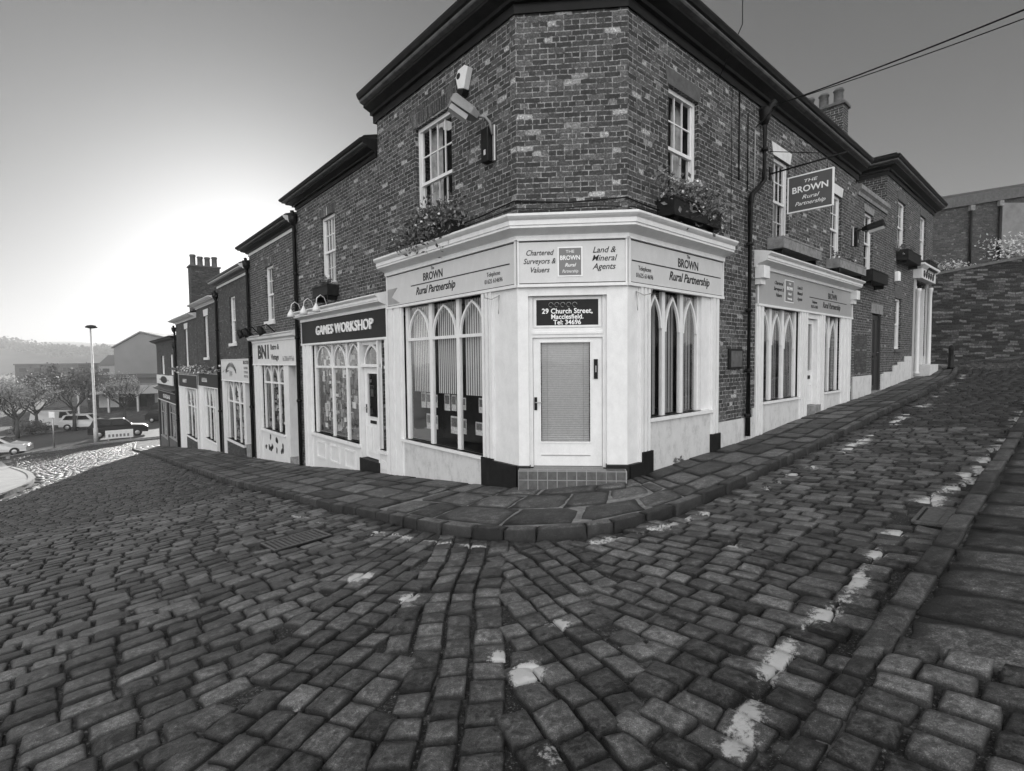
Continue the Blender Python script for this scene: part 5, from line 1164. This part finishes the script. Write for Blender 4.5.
# wall lantern on the left front
def wall_light(F, a, z, H0, H1, label, sc=1.0, headmat='lampmetal'):
    e = empty('wall_lamp', F.p(a, 0.0, z), label, 'wall lamp', 'box lanterns on wall arms')
    b = MB(); b.bbox(F, a - .09 * sc, a + .09 * sc, .012, .13, z - .30 * sc, z + .22 * sc, 'black'); b.bbox(F, a - .16 * sc, a - .10 * sc, .012, .05, z - .30 * sc, z + .25 * sc, 'metal'); b.box(F, a - .035, a + .01, .13, .135, z - .2 * sc, z - .12 * sc, 'paper'); b.build('control_box', e)
    b = MB(); b.tube([F.p(a - .12, .06, z + .1 * sc), F.p(a - .10, .09, z + H0[2] * .75), F.p(a - .04, .13, z + H0[2] * .97), F.p(a + H0[0], H0[1] + .03, z + H0[2] + .01)], .022, headmat, 8); b.build('arm', e)
    # head: tapered trough lying outwards from the wall
    h0 = F.p(a + H0[0], H0[1], z + H0[2]); h1 = F.p(a + H1[0], H1[1], z + H1[2]); D_ = (h1 - h0).normalized(); Sd = D_.cross(Vector((0, 0, 1))).normalized(); U_ = Sd.cross(D_)
    b = MB(); v = []
    for p, ww, hh in ((h0, .06, .05), (h0 + D_ * .12, .12, .08), (h1, .13, .09), (h1 + D_ * .03, .10, .06)):
        for sx_, sz in ((-1, -1), (1, -1), (1, .55), (.6, 1), (-.6, 1), (-1, .55)): v.append(p + Sd * sx_ * ww * sc + U_ * sz * hh * sc)
    fs = [(i * 6 + k, i * 6 + (k + 1) % 6, (i + 1) * 6 + (k + 1) % 6, (i + 1) * 6 + k) for i in range(3) for k in range(6)] + [tuple(range(6)), tuple(range(18, 24))]
    b.add(v, fs, headmat); b.build('lamp_head', e)
    b = MB(); q0, q1 = h0 + D_ * .14, h1 - D_ * .01; v = []
    for p, k in ((q0, .085), (q1, .095)):
        for sx_, sz in ((-1, -.11), (1, -.11), (.7, -.19), (-.7, -.19)): v.append(p + Sd * sx_ * k * sc + U_ * sz * .9 * sc)
    b.add(v, [(0, 1, 5, 4), (1, 2, 6, 5), (2, 3, 7, 6), (3, 0, 4, 7), (0, 1, 2, 3), (4, 5, 6, 7)], 'lampglass'); b.build('lamp_glass', e); return e
M['lampmetal'] = plain('lamp_alloy', .22, .45, .2)
wall_light(FL, .62, 3.42, (.06, .20, .38), (.22, .56, .60), 'grey trough lantern on a wall arm with black control box, below the white alarm')
wall_light(FR, 11.0, 3.45, (.0, .22, .15), (.05, .72, .26), 'dark trough lantern on the wall between the stone troughs and link window', headmat='black')
# alarm box
e = empty('alarm_box', FL.p(1.22, 0, 4.6), 'white wedge-shaped alarm box high on the left brick front', 'alarm'); b = MB()
b.prism(FL, [(1.05, 4.77), (1.14, 4.83), (1.32, 4.82), (1.40, 4.73), (1.34, 4.53), (1.17, 4.47)], .012, .11, 'white'); b.build('housing', e)
b = MB(); b.prism(FL, [(1.16, 4.455), (1.36, 4.515), (1.32, 4.40), (1.22, 4.37)], .012, .12, 'black'); b.build('strobe', e)
b = MB(); b.prism(FL, [(1.32 + .055 * math.cos(t), 4.72 + .05 * math.sin(t)) for t in np.linspace(0, 6.28, 12)[:-1]], .11, .114, 'signdark'); b.build('marking', e)
# hanging sign on the right front
sp = CR + uR * 5.12; FS = Frame(sp, nR, -uR)        # along the arm; faces down the street
e = empty('hanging_sign', FR.p(5.12, 0, 3.9), 'dark framed double-sided sign board hanging from a bracket over the right pavement', 'sign')
b = MB(); b.tube([FS.p(.0, 0, 3.88), FS.p(1.45, 0, 3.92)], .018, 'black', 8); b.tube([FS.p(.0, 0, 4.35), FS.p(1.30, 0, 3.93)], .008, 'black', 6); b.box(FS, -.0, .02, -.05, .05, 3.75, 4.02, 'black'); b.build('bracket', e)
b = MB()
for a in (.5, 1.1): b.tube([FS.p(a, 0, 3.9), FS.p(a, 0, 3.68)], .007, 'black', 6)
b.build('hook', e)
b = MB(); b.box(FS, .38, 1.20, -.02, .02, 2.98, 3.68, 'signgrey'); bd_ = b.build('board', e)
b = MB()
for x0, x1, y0, y1 in ((.365, 1.215, 2.96, 2.985), (.365, 1.215, 3.675, 3.70), (.365, .39, 2.985, 3.675), (1.19, 1.215, 2.985, 3.675)): b.box(FS, x0, x1, -.026, .026, y0, y1, 'inkwhite')
b.build('frame', bd_)
FS2 = Frame(sp, nR, uR)
for Fx in (FS, FS2):
    text(Fx, .79, .02, 3.555, 'THE', .085, 'inkwhite', bd_, sx=1.6, shear=.2); text(Fx, .79, .02, 3.40, 'BROWN', .175, 'inkwhite', bd_, sx=1.02, bold=.003)
    text(Fx, .79, .02, 3.24, 'Rural', .11, 'inkwhite', bd_, shear=.35, sx=1.3); text(Fx, .79, .02, 3.12, 'Partnership', .11, 'inkwhite', bd_, shear=.35, sx=1.1)
# small lamps
e = empty('bulkhead_lamp', FR.p(15.9, 0, 2.8), 'small white wall lamp between the black side door and doorcase', 'wall lamp'); b = MB(); b.bbox(FR, 15.78, 16.0, .01, .16, 2.62, 2.95, 'inkwhite', .03); b.build('housing', e)
b = MB(); b.box(FR, 15.74, 16.04, .008, .03, 2.58, 2.99, 'grey'); b.build('back_plate', e)
for i, (a, lab) in enumerate(((8.95, 'white swan-neck lamp over the left end of the workshop sign, next to the drain pipe'), (7.95, 'middle one of the three white swan-neck lamps over the workshop sign'), (7.05, 'white swan-neck lamp over the middle of the workshop sign, rightmost of the three'))):
    z = 1.36; e = empty('sign_lamp', FL.p(a, .3, z), lab, 'sign lamp', 'swan-neck lamps over the workshop sign'); b = MB()
    b.tube([FL.p(a, .2, z + .06), FL.p(a, .26, z + .24), FL.p(a - .05, .38, z + .30), FL.p(a - .08, .48, z + .22), FL.p(a - .08, .50, z + .08)], .012, 'white', 8); b.build('arm', e)
    b = MB(); b.lathe(FL.p(a - .08, .50, z - .12), [(.105, 0), (.085, .08), (.035, .17), (.02, .21)], 'white', 14); b.build('lamp_shade', e)
for i, (a, lab) in enumerate(((15.1, 'dark spotlight at the left end of the retro shop cornice'), (13.6, 'dark spotlight at the middle of the retro shop cornice'), (11.9, 'dark spotlight at the right end of the retro shop cornice'))):
    z = .98; e = empty('sign_lamp', FL.p(a if a < 14.6 else 14.4, .3, z), lab, 'sign lamp', 'dark spotlights over the retro shop'); a = min(a, 14.4); b = MB()
    b.tube([FL.p(a, .05, z), FL.p(a, .3, z + .25), FL.p(a - .04, .5, z + .15)], .02, 'black', 8); b.build('arm', e)
    p = FL.p(a - .04, .52, z + .1); D_ = (FL.p(a - .1, .35, z - .25) - p).normalized(); A_ = D_.cross(Vector((0, 0, 1))).normalized(); B_ = D_.cross(A_)
    b = MB(); b.lathe(p, [(.05, -.08), (.10, 0), (.12, .20), (.11, .21)], 'black', 12, axis=(A_, B_, D_)); b.build('lamp_head', e)
# overhead wires
def sag(p, q, s_, n=14): p = Vector(p); q = Vector(q); return [p.lerp(q, i / n) - Vector((0, 0, s_ * 4 * (i / n) * (1 - i / n))) for i in range(n + 1)]
for r_, q, lab in ((.012, (7.11, 6.5, 4.50), 'thicker upper black cable strung from the right eaves out over the street'), (.008, (7.22, 6.6, 4.43), 'thin lower cable strung from the right eaves out over the street')):
    b = MB(); b.tube(sag(FR.p(4.30, .04, 4.60), FR.p(4.4, .45, 4.95), 0), r_, 'black', 6); b.tube(sag(FR.p(4.4, .45, 4.95), q, .04), r_, 'black', 6); ob = b.build('overhead_cable', base=FR.p(4.3, .04, 4.6)); setp(ob, lab, 'cable')
b = MB(); b.tube([FR.p(2.75, .02, 5.0), FR.p(2.75, .45, 5.78), FR.p(2.72, .45, 7.6)], .008, 'black', 6); ob = b.build('overhead_cable', base=FR.p(2.75, .4, 5)); setp(ob, 'single thin cable rising above the right eaves of the corner building', 'cable')
# bollard
p = xy(-2.05, 22.6); zb = float(gz(*p)); e = empty('bollard', (p[0], p[1], zb), 'black cast bollard on the pavement end before the stone wall', 'bollard')
b = MB(); b.lathe((p[0], p[1], zb), [(.13, 0), (.13, .08), (.105, .11), (.085, .75), (.10, .78), (.10, .82)], 'black', 16); b.build('post', e); b = MB(); b.lathe((p[0], p[1], zb + .82), [(.10, 0), (.085, .03), (.095, .08), (.07, .13), (.02, .16)], 'black', 16); b.build('cap', e)
# weed at the wall foot
e = empty('weed', FR.p(1.35, .05, float(gz(*FR.p(1.35, .05, 0)[:2]))), 'small weed growing at the foot of the right shopfront', 'weed'); foliage(FR.p(1.35, .05, float(gz(*FR.p(1.35, .05, 0)[:2])) + .05), (.09, .04, .07), 60, .03, 'leaf', e, seed=3)

# ================================================================== STONE WALL AND BUILDING AT THE RIGHT
FW = Frame((19.4, 24.9), np.array([.9993, .037]), np.array([.037, -.9993]))
b = MB(); n_ = 24; L_ = 16.0; vs = []
for i in range(n_ + 1):
    a = L_ * i / n_; zt = 3.72 + .178 * a + .03 * math.sin(i * 2.1)
    for o in (0, -.5): q = FW.p(a, o, 0); vs += [(q.x, q.y, -1.6), (q.x, q.y, zt)]
fs = []
for i in range(n_): k = i * 4; fs += [(k, k + 4, k + 5, k + 1), (k + 1, k + 5, k + 7, k + 3), (k + 2, k + 6, k + 7, k + 3)]
b.add(vs, fs, 'rubble')
sw = empty('stone_wall', FW.p(8, -.2, .1), 'tall rough coursed stone retaining wall closing the right street', 'wall'); b.build('masonry', sw)
b = MB(); vs = []
for i in range(n_ + 1):
    a = L_ * i / n_; zt = 3.72 + .178 * a
    for o, z in ((.06, zt - .04), (.06, zt + .09), (-.56, zt + .09), (-.56, zt - .04)): q = FW.p(a, o, 0); vs.append((q.x, q.y, z))
b.add(vs, [(i * 4 + j, i * 4 + (j + 1) % 4, i * 4 + 4 + (j + 1) % 4, i * 4 + 4 + j) for i in range(n_) for j in range(4)] + [(0, 1, 2, 3)], 'stonedark'); b.build('coping', sw)
bb = empty('back_building', FW.p(8, -3, 3.9), 'long dark brick building rising behind the stone wall', 'building')
b = MB(); zt = lambda a: 7.18 + .155 * a
vs = [FW.p(0, -.8, 3), FW.p(L_, -.8, 3), FW.p(L_, -.8, zt(L_)), FW.p(0, -.8, zt(0)), FW.p(0, -8, 3), FW.p(L_, -8, 3), FW.p(L_, -8, zt(L_)), FW.p(0, -8, zt(0))]
b.add(vs, [(0, 1, 2, 3), (1, 5, 6, 2), (5, 4, 7, 6), (4, 0, 3, 7)], 'brick3'); b.build('wall', bb)
b = MB(); vs = [FW.p(-.1, -.68, zt(0) - .38), FW.p(L_, -.68, zt(L_) - .38), FW.p(L_, -.66, zt(L_) + .1), FW.p(-.1, -.66, zt(0) + .1), FW.p(-.1, -.9, zt(0) + .1), FW.p(L_, -.9, zt(L_) + .1), FW.p(-.1, -.79, zt(0) - .38), FW.p(L_, -.79, zt(L_) - .38)]
b.add(vs, [(0, 1, 2, 3), (3, 2, 5, 4), (0, 1, 7, 6)], 'stonedark')
b.add([FW.p(-.1, -.9, zt(0) + .08), FW.p(L_, -.9, zt(L_) + .08), FW.p(L_, -4.5, zt(L_) + .9), FW.p(-.1, -4.5, zt(0) + .9), FW.p(L_, -8.1, zt(L_)), FW.p(-.1, -8.1, zt(0))], [(0, 1, 2, 3), (3, 2, 4, 5)], 'slate'); b.build('roof', bb)
for a in (3.0, 4.45): b = MB(); b.tube([FW.p(a, -.72, zt(a) - .4), FW.p(a, -.72, 3.9)], .055, 'black', 8); b.box(FW, a - .1, a + .1, -.8, -.62, zt(a) - .65, zt(a) - .4, 'stone'); b.build('drain_pipe', bb)
b = MB(); b.box(FW, 4.62, 9, -.8, -.77, 4.0, zt(4.6) - .5, 'cladpanel'); b.build('rendered_panel', bb)
M_ = None
e = empty('ivy', FW.p(5, -.55, 4.6), 'large pale ivy bush spilling over the stone wall at the frame edge', 'ivy'); foliage(FW.p(6.1, -.45, 5.15), (1.9, .3, .7), 3000, .07, 'ivy', e, seed=61, F=FW, clumps=60)
e = empty('ivy', FW.p(2, -.55, 4.3), 'thin pale creeper low on the brick beside the end house', 'ivy'); foliage(FW.p(1.9, -.5, 4.3), (1.2, .2, .25), 420, .06, 'ivy', e, seed=62, F=FW, clumps=30)

# ================================================================== FAR LEFT: LOWER ROAD, TREES, CARS, SHEDS
def at(px_x, Y): return px_x * Y
def G(x, y): return Vector((x, y, float(gz(x, y)) - .07))
b0 = G(-36.86, 46.0); e = empty('lamp_post', b0, 'tall grey street lamp post on the far kerb', 'lamp post')
b = MB(); b.tube([b0, b0 + Vector((0, 0, 1.3)), b0 + Vector((0, 0, 1.35)), b0 + Vector((0, 0, 10.1))], [.17, .17, .12, .07], 'lamppost', 10); b.build('post', e)
b = MB(); p = b0 + Vector((0, 0, 10.1)); b.lathe(p + Vector((.15, -.1, 0)), [(.10, -.05), (.42, .02), (.46, .10), (.30, .22), (.08, .26)], 'black', 12); b.build('lamp_head', e)
b0 = G(-39.1, 44.3); e = empty('sign_post', b0, 'thin grey post with a small square sign plate before the trees', 'sign post')
b = MB(); b.tube([b0, b0 + Vector((0, 0, 3.0))], .05, 'metal', 8); b.build('post', e); b = MB(); b.box(WLD, b0.x - .25, b0.x + .25, b0.y - .09, b0.y - .06, b0.z + 2.55, b0.z + 3.05, 'barrier'); b.build('plate', e)
# white slatted barrier board
b0 = G(-35.3, 46.7); FB = Frame((b0.x, b0.y), np.array([.8, .6]), np.array([.6, -.8])); e = empty('barrier', b0, 'white board barrier with dark marks standing near the lamp post', 'barrier')
b = MB(); b.box(FB, -1.0, 1.0, -.03, .03, b0.z + .22, b0.z + .95, 'barrier'); b.build('board', e)
b = MB()
for a in (-.8, .8): b.prism(FB, [(a - .05, b0.z - .02), (a + .05, b0.z - .02), (a + .05, b0.z + .9), (a - .05, b0.z + .9)], -.09, -.035, 'grey'); b.box(FB, a - .05, a + .05, -.3, .3, b0.z, b0.z + .06, 'grey')
b.build('leg', e)
b = MB()
for k in range(6): b.box(FB, -.8 + k * .27, -.65 + k * .27, .03, .036, b0.z + .35, b0.z + .6, 'grey2')
b.build('marking', e)
def tree(x, y, h, cr, ch, n, label, seed, mat='leafpale', group='trees beside the lower road', size=.10):
    r_ = random.Random(seed); b0 = G(x, y); e = empty('tree', b0, label, 'tree', group); b = MB(); th = h * .32; tips = []
    b.tube([b0 - Vector((0, 0, .1)), b0 + Vector((.05, 0, th * .5)), b0 + Vector((.0, .05, th))], [.22, .16, .13], 'bark', 8)
    def limb(p, d, l, r, lev):
        q = p + d * l * .5 + Vector((r_.uniform(-.1, .1), r_.uniform(-.1, .1), 0)) * l; s_ = q + (d + Vector((r_.uniform(-.25, .25), r_.uniform(-.25, .25), .12))).normalized() * l * .5
        b.tube([p, q, s_], [r, r * .75, r * .5], 'bark', 5, False); tips.append(s_)
        if lev < 3:
            for k in range(3): dd = (d + Vector((r_.uniform(-.9, .9), r_.uniform(-.9, .9), r_.uniform(-.2, .6)))).normalized(); limb(s_ if k else q, dd, l * .68, r * .5, lev + 1)
    for k in range(6): t = k * 1.05 + r_.random(); limb(b0 + Vector((0, 0, th * (.75 + .25 * r_.random()))), Vector((math.cos(t) * .75, math.sin(t) * .75, .8)).normalized(), h * .26, .09, 0)
    b.build('trunk', e); rr_ = np.random.default_rng(seed); T_ = np.array([tuple(t) for t in tips]); c = np.array([b0.x, b0.y, b0.z + h * .62])
    n = int(n * 1.1); idx = rr_.integers(0, len(T_), n); P = T_[idx] + rr_.normal(0, .30, (n, 3)); k = ((P - c) / np.array([cr, cr, ch])); rad = np.linalg.norm(k, axis=1); P = np.where((rad > 1.15)[:, None], c + k / rad[:, None] * np.array([cr, cr, ch]) * rr_.uniform(.7, 1.1, (n, 1)), P)
    d = rr_.normal(0, 1, (n, 3)); d /= np.linalg.norm(d, axis=1)[:, None]; ee = np.cross(d, rr_.normal(0, 1, (n, 3))); ee /= np.linalg.norm(ee, axis=1)[:, None]; s = size * rr_.uniform(.5, 1.3, (n, 1))
    V = np.stack([P - d * s, P + ee * s * .6, P + d * s, P - ee * s * .6], 1).reshape(-1, 3); npmesh('crown', V, np.arange(4 * n).reshape(-1, 4), mat, smooth=False, parent=e); return e
tree(-50.0, 52.5, 7.2, 3.8, 2.9, 5200, 'broad pale leafed tree above the white hatchback at the left edge', 71)
tree(-53.5, 58.5, 7.2, 3.2, 2.5, 3600, 'tree between the broad pale tree and the darker one by the lamp post', 72)
tree(-48.0, 57.0, 8.3, 3.9, 3.6, 6500, 'darker tall tree just left of the lamp post', 73, 'leaf')
tree(-57.5, 60.0, 6.2, 3.4, 2.6, 3500, 'pale tree furthest back at the left edge', 74)
tree(-46.2, 62.0, 6.8, 1.5, 2.9, 2600, 'slim pointed pale tree before the canopy building', 75, size=.11)
e = empty('bush', G(-51.0, 55.0), 'dark round bush under the pale trees', 'bush'); foliage(G(-51.0, 55.0) + Vector((0, 0, .75)), (1.7, 1.2, .7), 1500, .13, 'leaf', e, seed=81)
def car(x, y, ang, mat, label, kind='hatch', group='cars parked along the lower road', name='parked_car'):
    b0 = G(x, y); F = Frame((x, y), np.array([math.cos(ang), math.sin(ang)]), np.array([-math.sin(ang), math.cos(ang)])); z = b0.z; e = empty(name, b0, label, 'car' if kind != 'van' else 'van', group)
    L = {'hatch': 2.0, 'suv': 2.3, 'van': 2.5}[kind]; H = {'hatch': 1.45, 'suv': 1.75, 'van': 2.0}[kind]
    prof = {'hatch': [(-2.0, .35), (-2.0, .75), (-1.9, .95), (-1.45, 1.40), (-.9, H), (.3, H), (1.05, .98), (1.75, .85), (2.0, .65), (2.0, .32)], 'suv': [(-2.3, .42), (-2.3, 1.05), (-2.15, 1.15), (-1.9, 1.65), (-1.6, H), (.4, H), (1.05, 1.15), (2.0, 1.05), (2.3, .85), (2.3, .4)],
            'van': [(-2.5, .38), (-2.5, 1.1), (-2.42, 1.9), (-2.3, H), (1.2, H), (1.9, 1.2), (2.4, 1.0), (2.5, .7), (2.5, .36)]}[kind]
    b = MB(); n = len(prof); v = []
    for sd, k in ((-1, 0), (-1, 1), (1, 1), (1, 0)):
        for a, h in prof:
            tw = .86 if h < 1.05 else .86 - .17 * min(1, (h - 1.0) / .5)
            if k == 0: v.append(F.p(a * .985, sd * tw, z + h - (.0 if h < .5 else .03)))
            else: v.append(F.p(a, sd * (tw - .07), z + h))
    fs = [tuple(range(n)), tuple(range(3 * n, 4 * n))] + [(r_ * n + i, r_ * n + (i + 1) % n, (r_ + 1) * n + (i + 1) % n, (r_ + 1) * n + i) for r_ in range(3) for i in range(n)]
    b.add(v, fs, mat, False); b.build('body', e)
    b = MB(); wtop = H - .1; wl = 1.02 if kind == 'hatch' else 1.2; f0 = .25 if kind != 'van' else 1.15; r0 = -1.35 if kind == 'hatch' else -1.7
    for sd in (-1, 1):
        tw0, tw1 = .855, .86 - .17 * min(1, (wtop - 1.0) / .5) + .005
        if kind == 'van': segs = [(.5, 1.6)]
        else: segs = [(r0 - .15, -.55), (-.48, f0 + .45)]
        for a0, a1 in segs:
            t0 = a0 + (.25 if a0 < -1 else .0); t1 = a1 - (.45 if a1 > .3 else .0)
            b.add([F.p(a0, sd * tw0, z + wl), F.p(a1, sd * tw0, z + wl), F.p(t1, sd * (tw1 + .004), z + wtop), F.p(t0, sd * (tw1 + .004), z + wtop)], [(0, 1, 2, 3)], 'carglass')
    fr = [p for p in prof if p[0] > .2]; a = prof[[i for i, p in enumerate(prof) if p[1] == H][-1]]; c = prof[[i for i, p in enumerate(prof) if p[1] == H][-1] + 1]
    for (p, q) in ((a, c),): b.add([F.p(p[0] + (q[0] - p[0]) * .1 + .01, -.6, z + p[1] + (q[1] - p[1]) * .1 + .012), F.p(p[0] + (q[0] - p[0]) * .9 + .01, -.72, z + p[1] + (q[1] - p[1]) * .9 + .012), F.p(p[0] + (q[0] - p[0]) * .9 + .01, .72, z + p[1] + (q[1] - p[1]) * .9 + .012), F.p(p[0] + (q[0] - p[0]) * .1 + .01, .6, z + p[1] + (q[1] - p[1]) * .1 + .012)], [(0, 1, 2, 3)], 'carglass')
    b.build('window', e)
    wr = .32 if kind == 'hatch' else .37
    for sa in (-1, 1):
        for sd in (-1, 1):
            c = F.p(sa * L * .63, sd * .80, z + wr); ax = (Vector((F.u[0], F.u[1], 0)), Vector((0, 0, 1)), Vector((F.n[0], F.n[1], 0)) * sd)
            b = MB(); b.lathe(c, [(wr * .62, -.12), (wr * .95, -.12), (wr, -.08), (wr, .05), (wr * .94, .09), (wr * .62, .09)], 'rubber', 18, axis=ax); wh = b.build('wheel', e)
            b = MB(); b.lathe(c, [(wr * .6, .075), (wr * .5, .10), (wr * .12, .10)], 'metal', 10, axis=ax); b.build('rim', wh)
    for sd in (-1, 1):
        b = MB(); b.box(F, L - .12, L + .01, sd * .62 - .13, sd * .62 + .13, z + .62, z + .76, 'lampglass'); b.build('headlight', e)
        b = MB(); b.box(F, -L - .01, -L + .1, sd * .68 - .09, sd * .68 + .09, z + .72, z + .92, 'signdark'); b.build('tail_light', e)
    return e
car(-40.9, 41.2, R(28), 'carpale', 'pale silver hatchback cut by the left frame edge on the lower road', 'hatch')
car(-47.6, 58.2, R(14), 'carpale', 'pale car parked left of the lamp post in front of the darker tree', 'suv')
car(-53.6, 61.5, R(12), 'carpale', 'long white van parked behind the small sign post', 'van')
car(-37.7, 49.8, R(36), 'cardark', 'dark car between the lamp post and the white barrier', 'suv')
car(-41.5, 62.5, R(15), 'cardark', 'dark car parked behind the white barrier beside the slim tree', 'hatch')
car(-41.8, 72.0, R(12), 'carpale', 'pale car under the front of the canopy building', 'hatch'); car(-46.5, 71.0, R(12), 'cardark', 'dark car parked left of the slim tree before the canopy building', 'suv')
# canopy building
FCn = Frame((-66, 78), np.array([.985, .17]), np.array([.17, -.985])); zc_ = float(gz(-58, 80)); e = empty('retail_building', FCn.p(9, -6, zc_), 'low retail building with a deep flat canopy on posts', 'building')
b = MB(); b.box(FCn, 0, 22, -12, -4, zc_ - 1, zc_ + 3.0, 'brick3'); b.build('wall', e); b = MB(); b.box(FCn, -.5, 22.5, -13, .5, zc_ + 2.6, zc_ + 3.7, 'cladpanel'); b.box(FCn, -.6, 22.6, .5, .6, zc_ + 2.6, zc_ + 3.9, 'grey'); b.build('canopy', e)
for k in range(6): b = MB(); b.box(FCn, 1 + k * 4, 1.25 + k * 4, .0, .25, zc_ - .2, zc_ + 2.6, 'metal'); b.build('post', e)
for k in range(5): b = MB(); b.box(FCn, 1.6 + k * 4, 4.4 + k * 4, -4, -3.95, zc_ + .3, zc_ + 2.3, 'carglass' if k % 2 else 'paper'); b.build('window', e)
# large gabled shed
FSh = Frame((-83.5, 110), np.array([.99, .14]), np.array([.14, -.99])); e = empty('gabled_shed', FSh.p(9, -15, -7), 'large plain gabled metal shed behind the canopy building', 'building')
z0 = -8.0; b = MB(); ol = [(0, z0), (22, z0), (22, 2.4), (5.3, 6.5), (0, 3.5)]; b.prism(FSh, ol, -30, 0, 'cladding'); b.build('wall', e)
b = MB(); b.prism(FSh, [(-.3, 3.35), (5.3, 6.62), (22.3, 2.35), (22.3, 2.6), (5.3, 6.9), (-.3, 3.6)], -30.4, .3, 'cladpanel'); b.build('roof', e)
FSl = Frame((-86, 96), np.array([.99, .14]), np.array([.14, -.99])); e = empty('flat_shed', FSl.p(14, -5, -7), 'long low dark flat-roofed building in front of the gabled shed', 'building')
b = MB(); b.box(FSl, 0, 30, -8, 0, -9, -2.6, 'stonedark'); b.build('wall', e); b = MB(); b.box(FSl, -.4, 30.4, -8.4, .4, -2.6, -2.0, 'slate'); b.build('roof', e)
# faded rows further off
def farblock(x, y, wdt, dep, h, ang, label, name='far_building', rows=2, mat='stone', gable=False, base=-9):
    F = Frame((x, y), np.array([math.cos(ang), math.sin(ang)]), np.array([math.sin(ang), -math.cos(ang)])); e = empty(name, F.p(wdt / 2, -dep / 2, base), label, 'building', 'hazy buildings beyond the lower road')
    b = MB(); b.box(F, 0, wdt, -dep, 0, base, base + h, mat); b.build('wall', e); b = MB()
    if gable: b.add([F.p(-.3, .4, base + h), F.p(wdt + .3, .4, base + h), F.p(wdt + .3, -dep / 2, base + h + dep * .3), F.p(-.3, -dep / 2, base + h + dep * .3), F.p(wdt + .3, -dep - .4, base + h), F.p(-.3, -dep - .4, base + h)], [(0, 1, 2, 3), (3, 2, 4, 5), (0, 3, 5), (1, 4, 2)], 'slate')
    else: b.box(F, -.3, wdt + .3, -dep - .3, .3, base + h, base + h + .5, 'slate')
    b.build('roof', e)
    for r_ in range(rows):
        for k in range(int(wdt / 5)):
            b = MB(); z = base + h - 2.4 - r_ * 3.4; b.box(F, 1.5 + k * 5, 3.9 + k * 5, .0, .06, z - .2, z + 1.2, 'carglass'); b.build('window', e)
farblock(-190, 200, 22, 14, 9.0, R(8), 'hazy dark two-storey block at far left beyond the trees', rows=2, mat='brick3')
farblock(-162, 205, 26, 14, 8.5, R(8), 'hazy lower block right of the long block, beyond the trees', rows=2, gable=True)
farblock(-190, 262, 46, 18, 15.5, R(10), 'hazy big grey block behind the lamp post', rows=3, mat='brick3')
farblock(-142, 190, 22, 12, 10, R(10), 'hazy pale block just left of the gabled shed', rows=2, gable=True, mat='render')
# hills
def hill(seed, Y, x0, x1, hts, dep, name='hills'):
    r_ = np.random.default_rng(seed); nx, ny = 90, 14; X = np.linspace(x0, x1, nx); V = []
    ph = r_.uniform(0, 6, 4)
    for j in range(ny):
        t = j / (ny - 1)
        for i, x in enumerate(X):
            s = i / (nx - 1); h = np.interp(s, np.linspace(0, 1, len(hts)), hts) + 1.6 * math.sin(s * 23 + ph[0]) + 1.0 * math.sin(s * 51 + ph[1])
            V.append((x - (Y + t * dep - Y) * .4, Y + t * dep, -10 + (h + 10) * math.sin(min(1, t * 1.4) * math.pi / 2) + r_.normal(0, .25)))
    I = (np.arange(ny - 1)[:, None] * nx + np.arange(nx - 1)[None]).ravel(); Fq = np.stack([I, I + 1, I + nx + 1, I + nx], 1); return npmesh(name, np.array(V), Fq, 'hill', kind='structure')
hill(1, 600, -767, -220, [25, 37, 23, 15, 17, 13, 11, 9], 220); hill(2, 1000, -1367, 173, [70, 61, 53, 43, 36, 32, 25, 21], 460)
# far wood standing on the first hill
nW = 9000; r_ = np.random.default_rng(5); X = r_.uniform(-735, -240, 160); CX = np.repeat(X, nW // 160 + 1)[:nW]; sY = np.repeat(r_.uniform(633, 767, 160), nW // 160 + 1)[:nW]; sH = np.repeat(r_.uniform(3, 11, 160), nW // 160 + 1)[:nW]
hh = np.interp((CX + 767 + (sY - 600) * .4) / 547, np.linspace(0, 1, 8), [25, 37, 23, 15, 17, 13, 11, 9]) - 2
P = np.stack([CX + r_.normal(0, 4.6, nW), sY + r_.normal(0, 4.6, nW), hh + sH * .5 + r_.normal(0, 2.8, nW)], 1); d = r_.normal(0, 1, (nW, 3)); d /= np.linalg.norm(d, axis=1)[:, None]; e2 = np.cross(d, r_.normal(0, 1, (nW, 3))); e2 /= np.linalg.norm(e2, axis=1)[:, None]
V = np.stack([P - d * 1.8, P + e2 * 1.8, P + d * 1.8, P - e2 * 1.8], 1).reshape(-1, 3); ob = npmesh('far_wood', V, np.arange(4 * nW).reshape(-1, 4), 'hill', smooth=False); setp(ob, 'hazy belt of trees along the skyline at far left', 'wood', None, 'stuff')
# haze
m = bpy.data.materials.new('haze'); m.use_nodes = True; n = m.node_tree; n.nodes.clear(); o = n.nodes.new('ShaderNodeOutputMaterial'); v = n.nodes.new('ShaderNodeVolumePrincipled')
v.inputs['Color'].default_value = (.97, .97, .97, 1); v.inputs['Density'].default_value = HAZE; v.inputs['Anisotropy'].default_value = .0; n.links.new(v.outputs[0], o.inputs['Volume'])
b = MB(); M['haze'] = m; b.box(WLD, -1900, 700, -60, 1500, -12.5, 80, 'haze'); ob = b.build('haze', base=(0, 0, -12.5)); setp(ob, 'pale haze over the low ground', 'haze', None, 'stuff')
